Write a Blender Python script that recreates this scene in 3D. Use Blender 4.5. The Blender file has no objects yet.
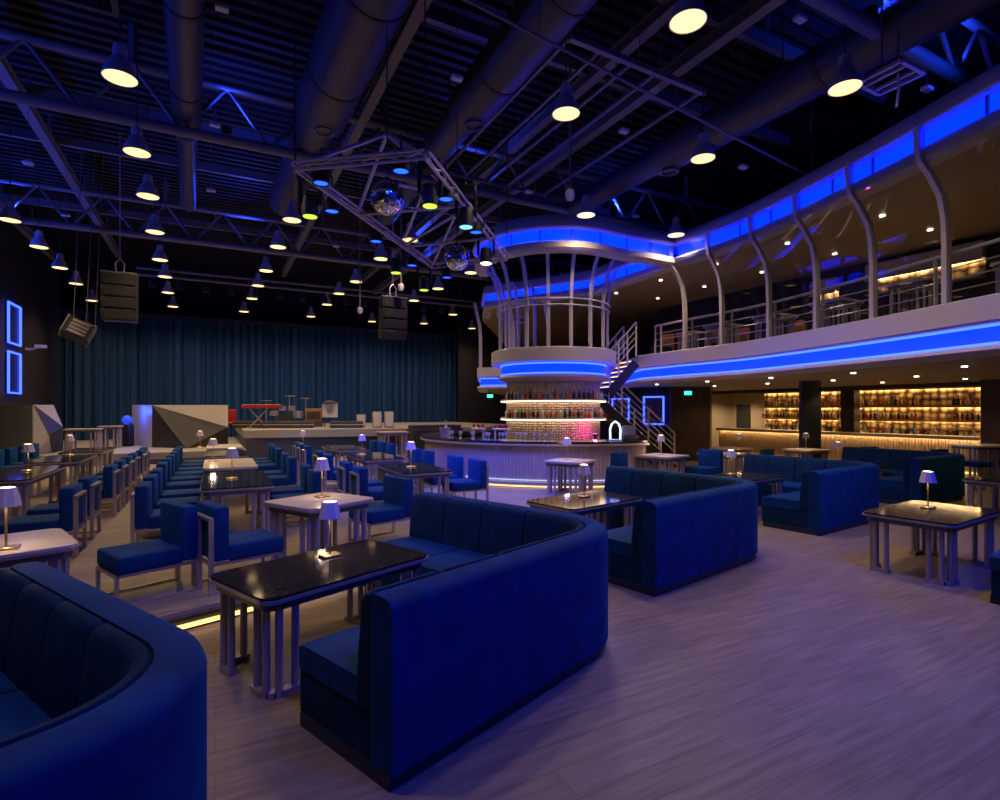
import bpy, bmesh, math, random
from mathutils import Vector, Matrix
random.seed(7)
PI = math.pi
R = math.radians
S = bpy.context.scene
COL = S.collection

# ------------------------------------------------------------------ frame of reference
F, HC, HY = 545.0, 1.8, 410.0            # focal length in px, eye height, horizon row

def at(px, py, z):
    """point of height z seen at that place of the photograph"""
    Y = F * (HC - z) / (py - HY)
    return Vector(((px - 500.0) / F * Y, Y, z))

def atY(px, py, Y):
    return Vector(((px - 500.0) / F * Y, Y, HC - (py - HY) / F * Y))

BA = R(27.6)                              # the hall's own axes: u towards the stage, v to the right
U = Vector((-math.sin(BA), math.cos(BA), 0)); V = Vector((math.cos(BA), math.sin(BA), 0))

def uv(s, t, z=0.0):
    return U * s + V * t + Vector((0, 0, z))

# ------------------------------------------------------------------ mesh builder
class MB:
    def __init__(self):
        self.v = []; self.f = []; self.mi = []; self.mat_i = 0
    def add(self, vs, fs, M=None):
        n = len(self.v)
        self.v += [tuple(M @ Vector(p)) if M else tuple(p) for p in vs]
        self.f += [tuple(i + n for i in f) for f in fs]
        self.mi += [self.mat_i] * len(fs)
        return self
    def box(self, x0, x1, y0, y1, z0, z1, M=None):
        vs = [(x0,y0,z0),(x1,y0,z0),(x1,y1,z0),(x0,y1,z0),(x0,y0,z1),(x1,y0,z1),(x1,y1,z1),(x0,y1,z1)]
        fs = [(0,3,2,1),(4,5,6,7),(0,1,5,4),(1,2,6,5),(2,3,7,6),(3,0,4,7)]
        return self.add(vs, fs, M)
    def rbox(self, x0, x1, y0, y1, z0, z1, r=0.02, seg=2, M=None):
        bm = bmesh.new()
        bmesh.ops.create_cube(bm, size=1.0)
        for q in bm.verts:
            q.co = Vector(((x0+x1)/2 + q.co.x*(x1-x0), (y0+y1)/2 + q.co.y*(y1-y0), (z0+z1)/2 + q.co.z*(z1-z0)))
        bmesh.ops.bevel(bm, geom=bm.edges[:], offset=r, segments=seg, profile=0.5, affect='EDGES')
        bm.verts.index_update()
        vs = [q.co[:] for q in bm.verts]; fs = [[q.index for q in f.verts] for f in bm.faces]
        bm.free()
        return self.add(vs, fs, M)
    def tube(self, p, q, r, n=8, r2=None, M=None):
        p = Vector(p); q = Vector(q); d = (q - p)
        if d.length < 1e-6: return self
        d.normalize()
        a = d.orthogonal().normalized(); b = d.cross(a)
        r2 = r if r2 is None else r2
        vs = []
        for c, rr in ((p, r), (q, r2)):
            for k in range(n):
                an = 2*PI*k/n
                vs.append(c + (a*math.cos(an) + b*math.sin(an))*rr)
        fs = [(k, (k+1) % n, n+(k+1) % n, n+k) for k in range(n)]
        fs += [tuple(reversed(range(n))), tuple(range(n, 2*n))]
        return self.add(vs, fs, M)
    def path(self, pts, r, n=8, closed=False, M=None):
        pts = [Vector(p) for p in pts]; m = len(pts); vs = []; prev = None
        for i, p in enumerate(pts):
            if closed: d = pts[(i+1) % m] - pts[i-1]
            else: d = pts[min(i+1, m-1)] - pts[max(i-1, 0)]
            d.normalize()
            if prev is None: a = d.orthogonal().normalized()
            else:
                a = prev - d*prev.dot(d)
                a = a.normalized() if a.length > 1e-5 else d.orthogonal().normalized()
            prev = a; b = d.cross(a)
            vs += [p + (a*math.cos(2*PI*k/n) + b*math.sin(2*PI*k/n))*r for k in range(n)]
        fs = []
        for i in range(m if closed else m-1):
            j = (i+1) % m
            fs += [(i*n+k, i*n+(k+1) % n, j*n+(k+1) % n, j*n+k) for k in range(n)]
        if not closed: fs += [tuple(reversed(range(n))), tuple(range((m-1)*n, m*n))]
        return self.add(vs, fs, M)
    def bar(self, p, q, w, h, M=None):
        """rectangular bar: w across (horizontal), h in the other direction"""
        p = Vector(p); q = Vector(q); d = (q-p).normalized()
        up = Vector((0,0,1)) if abs(d.z) < .95 else Vector((0,1,0))
        a = d.cross(up).normalized(); b = a.cross(d)
        vs = []
        for c in (p, q):
            for sx, sy in ((-1,-1),(1,-1),(1,1),(-1,1)):
                vs.append(c + a*sx*w/2 + b*sy*h/2)
        return self.add(vs, [(0,1,5,4),(1,2,6,5),(2,3,7,6),(3,0,4,7),(3,2,1,0),(4,5,6,7)], M)
    def lathe(self, prof, n=16, M=None, c=(0,0,0), a0=0.0, a1=2*PI):
        full = abs(a1-a0-2*PI) < 1e-6; m = n if full else n+1
        vs = []
        for r, z in prof:
            for k in range(m):
                an = a0 + (a1-a0)*k/n
                vs.append((c[0]+r*math.cos(an), c[1]+r*math.sin(an), c[2]+z))
        fs = []
        for i in range(len(prof)-1):
            for k in range(n):
                k2 = (k+1) % m
                fs.append((i*m+k, i*m+k2, (i+1)*m+k2, (i+1)*m+k))
        if full and prof[0] != prof[-1]:
            if prof[0][0] > 1e-4: fs.append(tuple(reversed(range(m))))
            if prof[-1][0] > 1e-4: fs.append(tuple(range((len(prof)-1)*m, len(prof)*m)))
        return self.add(vs, fs, M)
    def prism(self, poly, z0, z1, M=None):
        n = len(poly)
        vs = [(p[0], p[1], z0) for p in poly] + [(p[0], p[1], z1) for p in poly]
        fs = [(k, (k+1) % n, n+(k+1) % n, n+k) for k in range(n)] + [tuple(reversed(range(n))), tuple(range(n, 2*n))]
        return self.add(vs, fs, M)
    def sweep(self, stations, closed=False, cap=True):
        """stations: list of rings of points (same count)"""
        n = len(stations[0]); vs = [p for st in stations for p in st]; fs = []
        m = len(stations)
        for i in range(m if closed else m-1):
            j = (i+1) % m
            fs += [(i*n+k, i*n+(k+1) % n, j*n+(k+1) % n, j*n+k) for k in range(n)]
        if cap and not closed: fs += [tuple(reversed(range(n))), tuple(range((m-1)*n, m*n))]
        return self.add(vs, fs)
    def build(self, name, mat, parent=None, smooth=True, label=None, ang=38):
        me = bpy.data.meshes.new(name)
        me.from_pydata([tuple(p) for p in self.v], [], self.f)
        bm = bmesh.new(); bm.from_mesh(me)
        bmesh.ops.recalc_face_normals(bm, faces=bm.faces[:])
        bm.to_mesh(me); bm.free()
        mats = mat if isinstance(mat, (list, tuple)) else [mat]
        for m in mats: me.materials.append(m)
        if len(mats) > 1:
            for p, i in zip(me.polygons, self.mi): p.material_index = i
        if smooth:
            me.polygons.foreach_set('use_smooth', [True]*len(me.polygons))
            me.set_sharp_from_angle(angle=R(ang))
        o = bpy.data.objects.new(name, me); COL.objects.link(o)
        if parent: o.parent = parent
        if label: o['label'] = label
        return o

def tag(o, label, cat, group=None, kind=None):
    o['label'] = label; o['category'] = cat
    if group: o['group'] = group
    if kind: o['kind'] = kind
    return o

def thing(name, label, cat, loc=(0,0,0), rz=0.0, group=None):
    o = bpy.data.objects.new(name, None); COL.objects.link(o)
    o.empty_display_size = .1
    o.location = loc; o.rotation_euler = (0, 0, rz)
    return tag(o, label, cat, group)

def struct(o):
    o['kind'] = 'structure'; return o

def copy_thing(src, loc, rz, label, group=None):
    c = src.copy(); COL.objects.link(c); c.location = loc; c.rotation_euler = (0, 0, rz); c['label'] = label
    if group: c['group'] = group
    for ch in src.children:
        d = ch.copy(); COL.objects.link(d); d.parent = c
        for g in ch.children:
            e = g.copy(); COL.objects.link(e); e.parent = d
    return c

ORD = ['first','second','third','fourth','fifth','sixth','seventh','eighth','ninth','tenth','eleventh','twelfth']

# ------------------------------------------------------------------ materials
def mat(name, col, rough=.5, metal=0.0, emit=None, es=0.0, sheen=0.0, noise=0.0, nscale=6.0, bump=0.0, spec=.5, sheen_col=None):
    m = bpy.data.materials.new(name); m.use_nodes = True
    nt = m.node_tree; b = nt.nodes['Principled BSDF']
    b.inputs['Base Color'].default_value = (*col, 1); b.inputs['Roughness'].default_value = rough
    b.inputs['Metallic'].default_value = metal; b.inputs['Specular IOR Level'].default_value = spec
    if emit:
        b.inputs['Emission Color'].default_value = (*emit, 1); b.inputs['Emission Strength'].default_value = es
    if sheen:
        b.inputs['Sheen Weight'].default_value = sheen; b.inputs['Sheen Roughness'].default_value = .45
        b.inputs['Sheen Tint'].default_value = (*(sheen_col or col), 1)
    if noise or bump:
        tc = nt.nodes.new('ShaderNodeTexCoord'); n = nt.nodes.new('ShaderNodeTexNoise')
        n.inputs['Scale'].default_value = nscale; n.inputs['Detail'].default_value = 4
        nt.links.new(tc.outputs['Object'], n.inputs['Vector'])
        if noise:
            r = nt.nodes.new('ShaderNodeValToRGB')
            r.color_ramp.elements[0].position = .3; r.color_ramp.elements[1].position = .7
            r.color_ramp.elements[0].color = (*[c*(1-noise) for c in col], 1)
            r.color_ramp.elements[1].color = (*[min(1, c*(1+noise)) for c in col], 1)
            nt.links.new(n.outputs['Fac'], r.inputs['Fac']); nt.links.new(r.outputs['Color'], b.inputs['Base Color'])
        if bump:
            bp = nt.nodes.new('ShaderNodeBump'); bp.inputs['Strength'].default_value = bump; bp.inputs['Distance'].default_value = .02
            nt.links.new(n.outputs['Fac'], bp.inputs['Height']); nt.links.new(bp.outputs['Normal'], b.inputs['Normal'])
    return m

def wood_floor(name, c1, c2, rough, pw=.19, pl=1.5):
    m = bpy.data.materials.new(name); m.use_nodes = True; nt = m.node_tree; b = nt.nodes['Principled BSDF']
    L = nt.links.new; N = nt.nodes.new
    tc = N('ShaderNodeTexCoord'); mp = N('ShaderNodeMapping'); mp.inputs['Rotation'].default_value = (0, 0, -BA)
    L(tc.outputs['Object'], mp.inputs['Vector'])
    br = N('ShaderNodeTexBrick'); br.inputs['Scale'].default_value = 1.0
    br.inputs['Brick Width'].default_value = pl; br.inputs['Row Height'].default_value = pw
    br.inputs['Mortar Size'].default_value = .0015; br.offset = .37
    br.inputs['Color1'].default_value = (*c1, 1); br.inputs['Color2'].default_value = (*c2, 1)
    br.inputs['Mortar'].default_value = (*[c*.45 for c in c1], 1); br.inputs['Bias'].default_value = 0.0
    L(mp.outputs['Vector'], br.inputs['Vector'])
    m2 = N('ShaderNodeMapping'); m2.inputs['Scale'].default_value = (1.2, 14, 1); L(mp.outputs['Vector'], m2.inputs['Vector'])
    n = N('ShaderNodeTexNoise'); n.inputs['Scale'].default_value = 1.6; n.inputs['Detail'].default_value = 6; L(m2.outputs['Vector'], n.inputs['Vector'])
    rp = N('ShaderNodeValToRGB'); rp.color_ramp.elements[0].position = .3; rp.color_ramp.elements[1].position = .72
    rp.color_ramp.elements[0].color = (.62, .60, .58, 1); rp.color_ramp.elements[1].color = (1.12, 1.1, 1.08, 1)
    L(n.outputs['Fac'], rp.inputs['Fac'])
    mx = N('ShaderNodeMix'); mx.data_type = 'RGBA'; mx.blend_type = 'MULTIPLY'; mx.inputs['Factor'].default_value = 1
    L(br.outputs['Color'], mx.inputs['A']); L(rp.outputs['Color'], mx.inputs['B']); L(mx.outputs['Result'], b.inputs['Base Color'])
    b.inputs['Roughness'].default_value = rough; b.inputs['Specular IOR Level'].default_value = .35
    bp = N('ShaderNodeBump'); bp.inputs['Strength'].default_value = .12; bp.inputs['Distance'].default_value = .01
    L(n.outputs['Fac'], bp.inputs['Height']); L(bp.outputs['Normal'], b.inputs['Normal'])
    return m

def speckled(name, base, fleck, rough):
    m = bpy.data.materials.new(name); m.use_nodes = True; nt = m.node_tree; b = nt.nodes['Principled BSDF']
    L = nt.links.new; N = nt.nodes.new
    tc = N('ShaderNodeTexCoord'); n = N('ShaderNodeTexNoise'); n.inputs['Scale'].default_value = 65; n.inputs['Detail'].default_value = 5
    L(tc.outputs['Object'], n.inputs['Vector'])
    r = N('ShaderNodeValToRGB'); r.color_ramp.elements[0].position = .52; r.color_ramp.elements[1].position = .75
    r.color_ramp.elements[0].color = (*base, 1); r.color_ramp.elements[1].color = (*fleck, 1)
    L(n.outputs['Fac'], r.inputs['Fac']); L(r.outputs['Color'], b.inputs['Base Color'])
    b.inputs['Roughness'].default_value = rough; b.inputs['Specular IOR Level'].default_value = .3
    return m

def veined(name, c1, c2, rough):
    m = bpy.data.materials.new(name); m.use_nodes = True; nt = m.node_tree; b = nt.nodes['Principled BSDF']
    L = nt.links.new; N = nt.nodes.new
    tc = N('ShaderNodeTexCoord'); mp = N('ShaderNodeMapping'); mp.inputs['Scale'].default_value = (2, 18, 2)
    L(tc.outputs['Object'], mp.inputs['Vector'])
    n = N('ShaderNodeTexNoise'); n.inputs['Scale'].default_value = 2.2; n.inputs['Detail'].default_value = 7
    L(mp.outputs['Vector'], n.inputs['Vector'])
    r = N('ShaderNodeValToRGB'); r.color_ramp.elements[0].position = .35; r.color_ramp.elements[1].position = .7
    r.color_ramp.elements[0].color = (*c1, 1); r.color_ramp.elements[1].color = (*c2, 1)
    L(n.outputs['Fac'], r.inputs['Fac']); L(r.outputs['Color'], b.inputs['Base Color'])
    b.inputs['Roughness'].default_value = rough
    return m

def scale_tiles(name, c1, c2, sc):
    m = bpy.data.materials.new(name); m.use_nodes = True; nt = m.node_tree; b = nt.nodes['Principled BSDF']
    L = nt.links.new; N = nt.nodes.new
    tc = N('ShaderNodeTexCoord'); v = N('ShaderNodeTexVoronoi'); v.inputs['Scale'].default_value = sc; v.inputs['Randomness'].default_value = .35
    L(tc.outputs['Object'], v.inputs['Vector'])
    r = N('ShaderNodeValToRGB'); r.color_ramp.elements[0].color = (*c2, 1); r.color_ramp.elements[1].color = (*c1, 1)
    r.color_ramp.elements[0].position = .1; r.color_ramp.elements[1].position = .62
    L(v.outputs['Distance'], r.inputs['Fac']); L(r.outputs['Color'], b.inputs['Base Color'])
    bp = N('ShaderNodeBump'); bp.inputs['Strength'].default_value = .8; bp.inputs['Distance'].default_value = .05; bp.invert = True
    L(v.outputs['Distance'], bp.inputs['Height']); L(bp.outputs['Normal'], b.inputs['Normal'])
    b.inputs['Roughness'].default_value = .38; b.inputs['Metallic'].default_value = .35
    return m

def glass_mat(name, refl, tint=(.92,.95,.97)):
    m = bpy.data.materials.new(name); m.use_nodes = True; nt = m.node_tree
    nt.nodes.remove(nt.nodes['Principled BSDF']); L = nt.links.new; N = nt.nodes.new
    out = nt.nodes['Material Output']; tr = N('ShaderNodeBsdfTransparent'); tr.inputs['Color'].default_value = (*tint, 1)
    gl = N('ShaderNodeBsdfGlossy'); gl.inputs['Roughness'].default_value = .015
    fr = N('ShaderNodeFresnel'); fr.inputs['IOR'].default_value = refl
    mx = N('ShaderNodeMixShader'); L(fr.outputs['Fac'], mx.inputs['Fac']); L(tr.outputs['BSDF'], mx.inputs[1]); L(gl.outputs['BSDF'], mx.inputs[2])
    L(mx.outputs['Shader'], out.inputs['Surface'])
    return m

def emit_mat(name, col, st):
    return mat(name, (.02,.02,.02), .5, 0, col, st)

M = {}
M['floor'] = wood_floor('oak_plank_floor', (.255,.205,.150), (.295,.24,.18), .40)
M['floor2'] = wood_floor('warm_plank_floor', (.30,.245,.185), (.36,.30,.23), .40)
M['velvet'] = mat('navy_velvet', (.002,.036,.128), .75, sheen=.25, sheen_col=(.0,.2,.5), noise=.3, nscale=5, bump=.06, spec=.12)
M['velvet_d'] = mat('dark_shaded_velvet', (.002,.024,.060), .8, sheen=.10, sheen_col=(.02,.14,.3), noise=.3, nscale=5, bump=.06, spec=.12)  # shade on the booths' inner sides put into a darker velvet
M['kick'] = mat('dark_kickboard', (.010,.014,.035), .4)
M['champ'] = mat('champagne_metal', (.56,.49,.46), .33, .75)
M['chamd'] = mat('table_leg_metal', (.44,.385,.385), .38, .55)
M['blackstone'] = speckled('black_granite', (.014,.013,.013), (.13,.12,.10), .07)
M['marble'] = veined('beige_wood_top', (.46,.39,.32), (.66,.58,.50), .3)
M['apron'] = mat('table_apron', (.16,.15,.18), .45, .3)
M['brass'] = mat('brass', (.75,.53,.24), .28, .9)
M['shade'] = mat('lamp_shade_white', (.62,.58,.62), .45)
M['lampglow'] = emit_mat('warm_lamp_glow', (1,.72,.42), 14)
M['pendglow'] = emit_mat('pendant_glow', (1,.62,.21), 2.7)
M['pend'] = mat('pendant_metal', (.62,.59,.62), .4, .4)
M['black'] = mat('black_paint', (.012,.012,.014), .6)
M['blackm'] = mat('black_steel', (.035,.034,.038), .45, .3)
M['duct'] = mat('black_duct', (.065,.06,.075), .42, .2)
M['beam'] = mat('grey_steel', (.17,.16,.17), .5, .2)
M['deck'] = mat('black_deck', (.014,.013,.014), .8)
M['wall'] = mat('black_wall', (.012,.010,.014), .8, noise=.2, nscale=3)
M['brown'] = mat('brown_panel', (.055,.032,.024), .5, noise=.25, nscale=3)
M['white'] = mat('pale_metal_cladding', (.54,.50,.52), .42)
M['soffit'] = mat('warm_white_soffit', (.40,.33,.24), .6)
M['uceil'] = mat('upper_lounge_ceiling', (.30,.23,.15), .45)
M['chrome'] = mat('truss_aluminium', (.66,.60,.60), .38, .45)
M['blue'] = emit_mat('blue_glow_panel', (.0,.0085,1), 7)
M['blueline'] = emit_mat('blue_led_line', (.022,.055,1), 7)
M['whiteline'] = emit_mat('pale_led_line', (.55,.62,1), 1.3)
M['neon'] = emit_mat('blue_neon', (.03,.07,1), 5)
M['gold'] = emit_mat('gold_led_strip', (1,.60,.18), 2.4)
M['shelfled'] = emit_mat('shelf_led_strip', (1,.70,.36), 9)
M['backled'] = emit_mat('back_bar_led', (1,.66,.30), 26)
M['towerled'] = emit_mat('tower_led_strip', (1,.72,.42), 3.5)
M['flute'] = mat('fluted_panel', (.42,.34,.31), .5)
M['slat'] = mat('light_oak_slats', (.50,.36,.22), .5)
M['counter'] = mat('black_counter', (.02,.018,.02), .2)
M['ledge'] = mat('counter_edge', (.40,.31,.22), .35)
M['scales'] = scale_tiles('gold_scale_tiles', (.07,.03,.008), (.95,.66,.30), 5)
M['mosaic'] = scale_tiles('tower_mosaic', (.38,.27,.22), (.70,.54,.42), 16)
M['curtain'] = mat('teal_curtain', (.008,.046,.095), .85, sheen=.3, sheen_col=(.05,.2,.3))
M['facet1'] = mat('facet_lit', (.48,.45,.40), .45)  # facet tones: light and shade on one grey panel put into the colours
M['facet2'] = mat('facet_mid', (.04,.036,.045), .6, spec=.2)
M['facet4'] = mat('facet_blue_lit', (.22,.22,.26), .5)
M['facet3'] = mat('facet_shaded', (.03,.027,.03), .5)
M['stage'] = mat('stage_grey', (.30,.27,.25), .5)
M['stagedk'] = mat('stage_dark', (.05,.05,.07), .5)
M['glass'] = glass_mat('balcony_glass', 1.22)
M['speaker'] = mat('speaker_grille', (.014,.013,.013), .6, bump=.3, nscale=120)
M['whitep'] = mat('white_plastic', (.6,.58,.6), .4)
M['mirror'] = mat('mirror_tile', (.85,.87,.95), .14, 1.0)
M['red'] = mat('red_lacquer', (.40,.02,.025), .35)
M['orange'] = mat('orange_fabric', (.36,.12,.025), .6)
M['blueemit'] = emit_mat('blue_par_lens', (.008,.05,1), 5)
M['green'] = emit_mat('green_exit_light', (.06,.85,.55), 2.2)
M['lime'] = emit_mat('lime_lens', (.55,.9,.05), 1.6)
M['cyan'] = emit_mat('cyan_lens', (.25,.7,.8), 1.5)
M['downlight'] = emit_mat('downlight_glow', (1,.85,.62), 7)
BOT = [mat('amber_bottle', (.38,.15,.03), .12, spec=.8), mat('clear_bottle', (.55,.50,.45), .1, spec=.8),
       mat('green_bottle', (.05,.20,.05), .12, spec=.8), mat('dark_bottle', (.05,.025,.02), .12, spec=.8), mat('red_bottle', (.42,.05,.03), .15),
       mat('blue_bottle', (.06,.20,.42), .12, spec=.8)]
BOTN = ['amber', 'clear', 'green', 'dark', 'red', 'blue']

# ------------------------------------------------------------------ room shell
PZ = .18                                  # height of the dining platform
WT, WL, WR, WB, WFr = -6.15, -6.15, 21.0, 31.0, -5.5
corn = [uv(WFr, WL), uv(WFr, WR), uv(WB, WR), uv(WB, WL)]
struct(MB().prism([c[:2] for c in corn], -.2, 0).build('floor', M['floor'], smooth=False))
CZ = 9.0
b = MB().prism([c[:2] for c in corn], CZ+.12, CZ+.3)
for k in range(120):                      # ribs of the roof deck
    s = WFr + .15 + k*.3
    b.bar(uv(s, WL, CZ+.06), uv(s, WR, CZ+.06), .14, .12)
struct(b.build('ceiling', M['deck'], smooth=False))
def wall(name, a, c, z0=0, z1=CZ+.12, m='wall', th=.25, out=1):
    a = Vector(a); c = Vector(c); d = (c-a).normalized(); n = Vector((d.y, -d.x, 0))*th*out
    return struct(MB().prism([a[:2], c[:2], (c+n)[:2], (a+n)[:2]], z0, z1).build(name, M[m], smooth=False))
wall('wall_left', uv(WFr, WL), uv(WB, WL), out=-1)
wall('wall_back', uv(WB, WL), uv(WB, WR), out=-1)
wall('wall_right', uv(WFr, WR), uv(WB, WR), m='brown')
wall('wall_front', uv(WFr, WL), uv(WFr, WR))

# ------------------------------------------------------------------ dining platform with lit edge
e1d = Vector((.69, .724, 0)).normalized()
E0 = Vector((-2.51, 4.42, 0))
pA = E0 - e1d*5.6; pB = E0 + e1d*8.2
pC = pB + Vector((-.15, 1, 0)).normalized()*10.5
def sh(p, d): return p + Vector((-e1d.y, e1d.x, 0))*d
plat = [pA, pB, pC, uv(19.4, 11.3), uv(19.4, WL+.02), uv(3.3, WL+.02)]
o = MB().prism([p[:2] for p in [sh(pA,.06), sh(pB,.06), pC, plat[3], plat[4], plat[5]]], 0, PZ-.05).build('platform_riser', M['kick'], smooth=False); struct(o)
o = MB().prism([p[:2] for p in plat], PZ-.05, PZ).build('platform_floor', M['floor2'], smooth=False); struct(o)
tr = struct(MB().bar(sh(pA,.02)+Vector((0,0,PZ-.012)), sh(pB,.02)+Vector((0,0,PZ-.012)), .045, .03).build('trim_1', M['champ'], smooth=False))
o = MB().bar(sh(pA,.035)+Vector((0,0,.045)), sh(pB,.035)+Vector((0,0,.045)), .025, .03).build('step_light_strip', M['gold'], smooth=False)
tag(o, 'golden light strip glowing under the edge of the raised dining platform', 'light strip')

# ------------------------------------------------------------------ chairs
def make_chair():
    t = thing('dining_chair', 'x', 'chair')
    MB().rbox(-.265,.265,-.17,.33,.275,.42,.026,3).build('seat', M['velvet'], t)
    MB().rbox(-.265,.265,-.29,-.165,.285,.765,.022,3).build('backrest', M['velvet'], t)
    f = MB()
    f.bar((-.235,-.31,.0),(-.235,-.31,.66),.028,.04); f.bar((.235,-.31,0),(.235,-.31,.66),.028,.04)
    f.bar((-.249,-.31,.66),(.249,-.31,.66),.04,.028); f.bar((-.235,-.31,.27),(.235,-.31,.27),.03,.025)
    f.build('back_frame', M['champ'], t, smooth=False)
    f = MB()
    for x in (-.235,.235): f.bar((x,-.30,.262),(x,.325,.262),.028,.026)
    f.bar((-.249,.325,.262),(.249,.325,.262),.028,.026)
    f.build('seat_frame', M['champ'], t, smooth=False)
    for x in (-.235,.235):
        MB().bar((x,.325,0),(x,.325,.25),.028,.028).build('leg', M['champ'], t, smooth=False)
        MB().bar((x,-.29,.012),(x,.31,.012),.026,.022).build('floor_runner', M['champ'], t, smooth=False)
    return t
chair0 = make_chair(); _used = [False]
def face(d): return math.atan2(d[1], d[0]) - PI/2
def chair(p, d, label, group=None, z=PZ):
    loc = (p[0], p[1], z); rz = face(d)
    if not _used[0]:
        _used[0] = True; c = chair0; c.location = loc; c.rotation_euler = (0,0,rz); c['label'] = label
        if group: c['group'] = group
        return c
    return copy_thing(chair0, loc, rz, label, group)
rows = [
 ('aisle side of left table row', -1.66, -V, [7.75,8.65,10.3,11.2,12.1,13.0,13.9,14.8]),
 ('wall side of left table row', -3.85, V, [14.2,15.1,16.0,16.9,17.8]),
 ('aisle side of middle table row', -.52, V, [7.55,8.45,9.3,10.4,11.3,12.1,13.0,13.9,14.7]),
 ('right side of middle table row', 1.02, -V, [8.1,8.95,10.6,11.45,13.1,13.95,14.8]),
 ('left side of row beside bar', 2.16, V, [8.25,9.15,10.9,11.8,13.6,14.5,15.3]),
 ('bar side of row beside bar', 3.78, -V, [8.55,9.45,11.0,11.85,13.7,14.6,15.4]),
]
for nm, t, d, ss in rows:
    for i, s in enumerate(ss):
        last = i == len(ss)-1
        which = 'nearest one' if i == 0 else ('farthest one' if last else ORD[i] + ' from the front')
        chair(uv(s + random.uniform(-.03,.03), t + random.uniform(-.02,.02)), d, 'blue velvet chair, ' + which + ' on the ' + nm, 'chairs on the ' + nm)
chair((-3.09,4.82), (-.62,-.78), 'large blue velvet chair with its back to the black table, facing the left edge')
chair((-2.47,5.14), (.70,.71), 'blue velvet chair with metal loop back, facing the pale square table')
chair((-1.47,6.82), (-.72,-.69), 'dark blue chair facing camera right of the pale square table')
c9 = at(628, 470, PZ+.4)
chair((2.6,10.95), (.75,-.66), 'blue chair with square metal loop left of the pale table before the stairs')
chair((4.35,11.6), (-.8,-.6), 'blue chair with metal loop right of the pale table before the stairs')
chair((1.35,9.3+.9), (-.1,-1), 'blue chair at the small pale table in front of the round bar') if False else None
for (px, Y, d, lb) in [(776, 14.2, (.6,-.8), 'dark blue chair behind the third booth left of the thick column'),
                       (862, 15.6, (-.3,.95), 'low blue chair at the slatted bar left of the dark pillar base'),
                       (930, 14.6, (-.3,.95), 'low blue chair at the right end of the slatted bar')]:
    chair(((px-500)/F*Y, Y), d, lb, z=0)

# ------------------------------------------------------------------ tables
def rrect(L, W, r, n=5):
    pts = []
    for cx, cy, a in ((L/2-r, W/2-r, 0), (-L/2+r, W/2-r, PI/2), (-L/2+r, -W/2+r, PI), (L/2-r, -W/2+r, 1.5*PI)):
        for k in range(n+1):
            an = a + PI/2*k/n; pts.append((cx + r*math.cos(an), cy + r*math.sin(an)))
    return pts
_tmesh = {}
def table(name, c, rz, L, W, H, top, label, z=0.0, group=None, kind='cafe_table'):
    t = thing(kind, label, 'table', (c[0], c[1], z), rz, group)
    key = (round(L,2), round(W,2), H, top)
    if key in _tmesh:
        for nm, me in _tmesh[key]:
            o = bpy.data.objects.new(nm, me); COL.objects.link(o); o.parent = t
        return t
    r = .09; parts = []
    parts.append(MB().prism(rrect(L, W, r), H-.022, H).build('tabletop', M[top], t, smooth=False))
    parts.append(MB().prism(rrect(L+.012, W+.012, r), H-.042, H-.018).build('rim', M['champ'] if top == 'marble' else M['chamd'], t, smooth=False))
    parts.append(MB().prism(rrect(L-.06, W-.06, r), H-.095, H-.042).build('apron', M['apron'], t, smooth=False))
    for sx in (-1,1):
        for sy in (-1,1):
            f = MB(); x1 = L/2-.07; y1 = W/2-.07; g = .165
            for (px_, py_) in ((x1-g, y1), (x1-.055, y1), (x1, y1-.055), (x1, y1-g)):
                f.tube((sx*px_, sy*py_, .03), (sx*px_, sy*py_, H-.09), .026, 8)
            arc = [(x1-g-.03, y1), (x1-.07, y1)] + [(x1-.07+.07*math.sin(a), y1-.07+.07*math.cos(a)) for a in (R(30),R(60),R(90))] + [(x1, y1-g-.03)]
            for i in range(len(arc)-1):
                f.bar((sx*arc[i][0], sy*arc[i][1], .02), (sx*arc[i+1][0], sy*arc[i+1][1], .02), .065, .04)
            parts.append(f.build('leg', M['chamd'], t))
    _tmesh[key] = [(o.name.split('.')[0], o.data) for o in parts]
    return t
def ang(d): return math.atan2(d[1], d[0])
TH = .65
def booth_frame(N, th):
    e1 = Vector((math.sin(R(th)), math.cos(R(th)), 0)); e2 = Vector((-e1.y, e1.x, 0))
    return Vector((N[0], N[1], 0)), e1, e2
BOOTHS = [  # near outer corner of the back, heading of first arm, arm lengths
    ((-.79-2.35*.574, 1.92-2.35*.819), 35.0, 2.35, 2.35, 'deep blue velvet corner booth cropped by the lower left edge'),
    ((-.505, 2.548), 41.5, 2.42, 2.50, 'large blue velvet corner booth around the long black table in the foreground'),
    ((1.50, 5.23), 50.5, 2.55, 2.52, 'blue velvet corner booth right behind the largest foreground booth'),
    ((4.56, 7.76), 56.0, 2.42, 2.52, 'blue velvet corner booth left of the black table with legs in full view'),
    ((7.72, 10.0), 60.0, 2.36, 2.50, 'farthest dark blue corner booth, in front of the slatted bar'),
    ((4.63, 2.15), 58.0, 2.36, 2.52, 'blue velvet booth of which only a seat end shows at right edge'),
]
table('t', (-1.30, 4.08), ang((.63,.777)), 1.38, .83, TH, 'blackstone', 'long black speckled table with rounded corners beside the foreground booth')
N, e1, e2 = booth_frame(BOOTHS[2][0], 50); p = Vector((1.10, 7.06, 0)); tB2 = p
table('t', p, ang(e1), 1.38, .83, TH, 'blackstone', 'black speckled table inside the second booth from the front')
N, e1, e2 = booth_frame(BOOTHS[3][0], 56); tB3 = N + e1*.7 + e2*1.6
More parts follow.
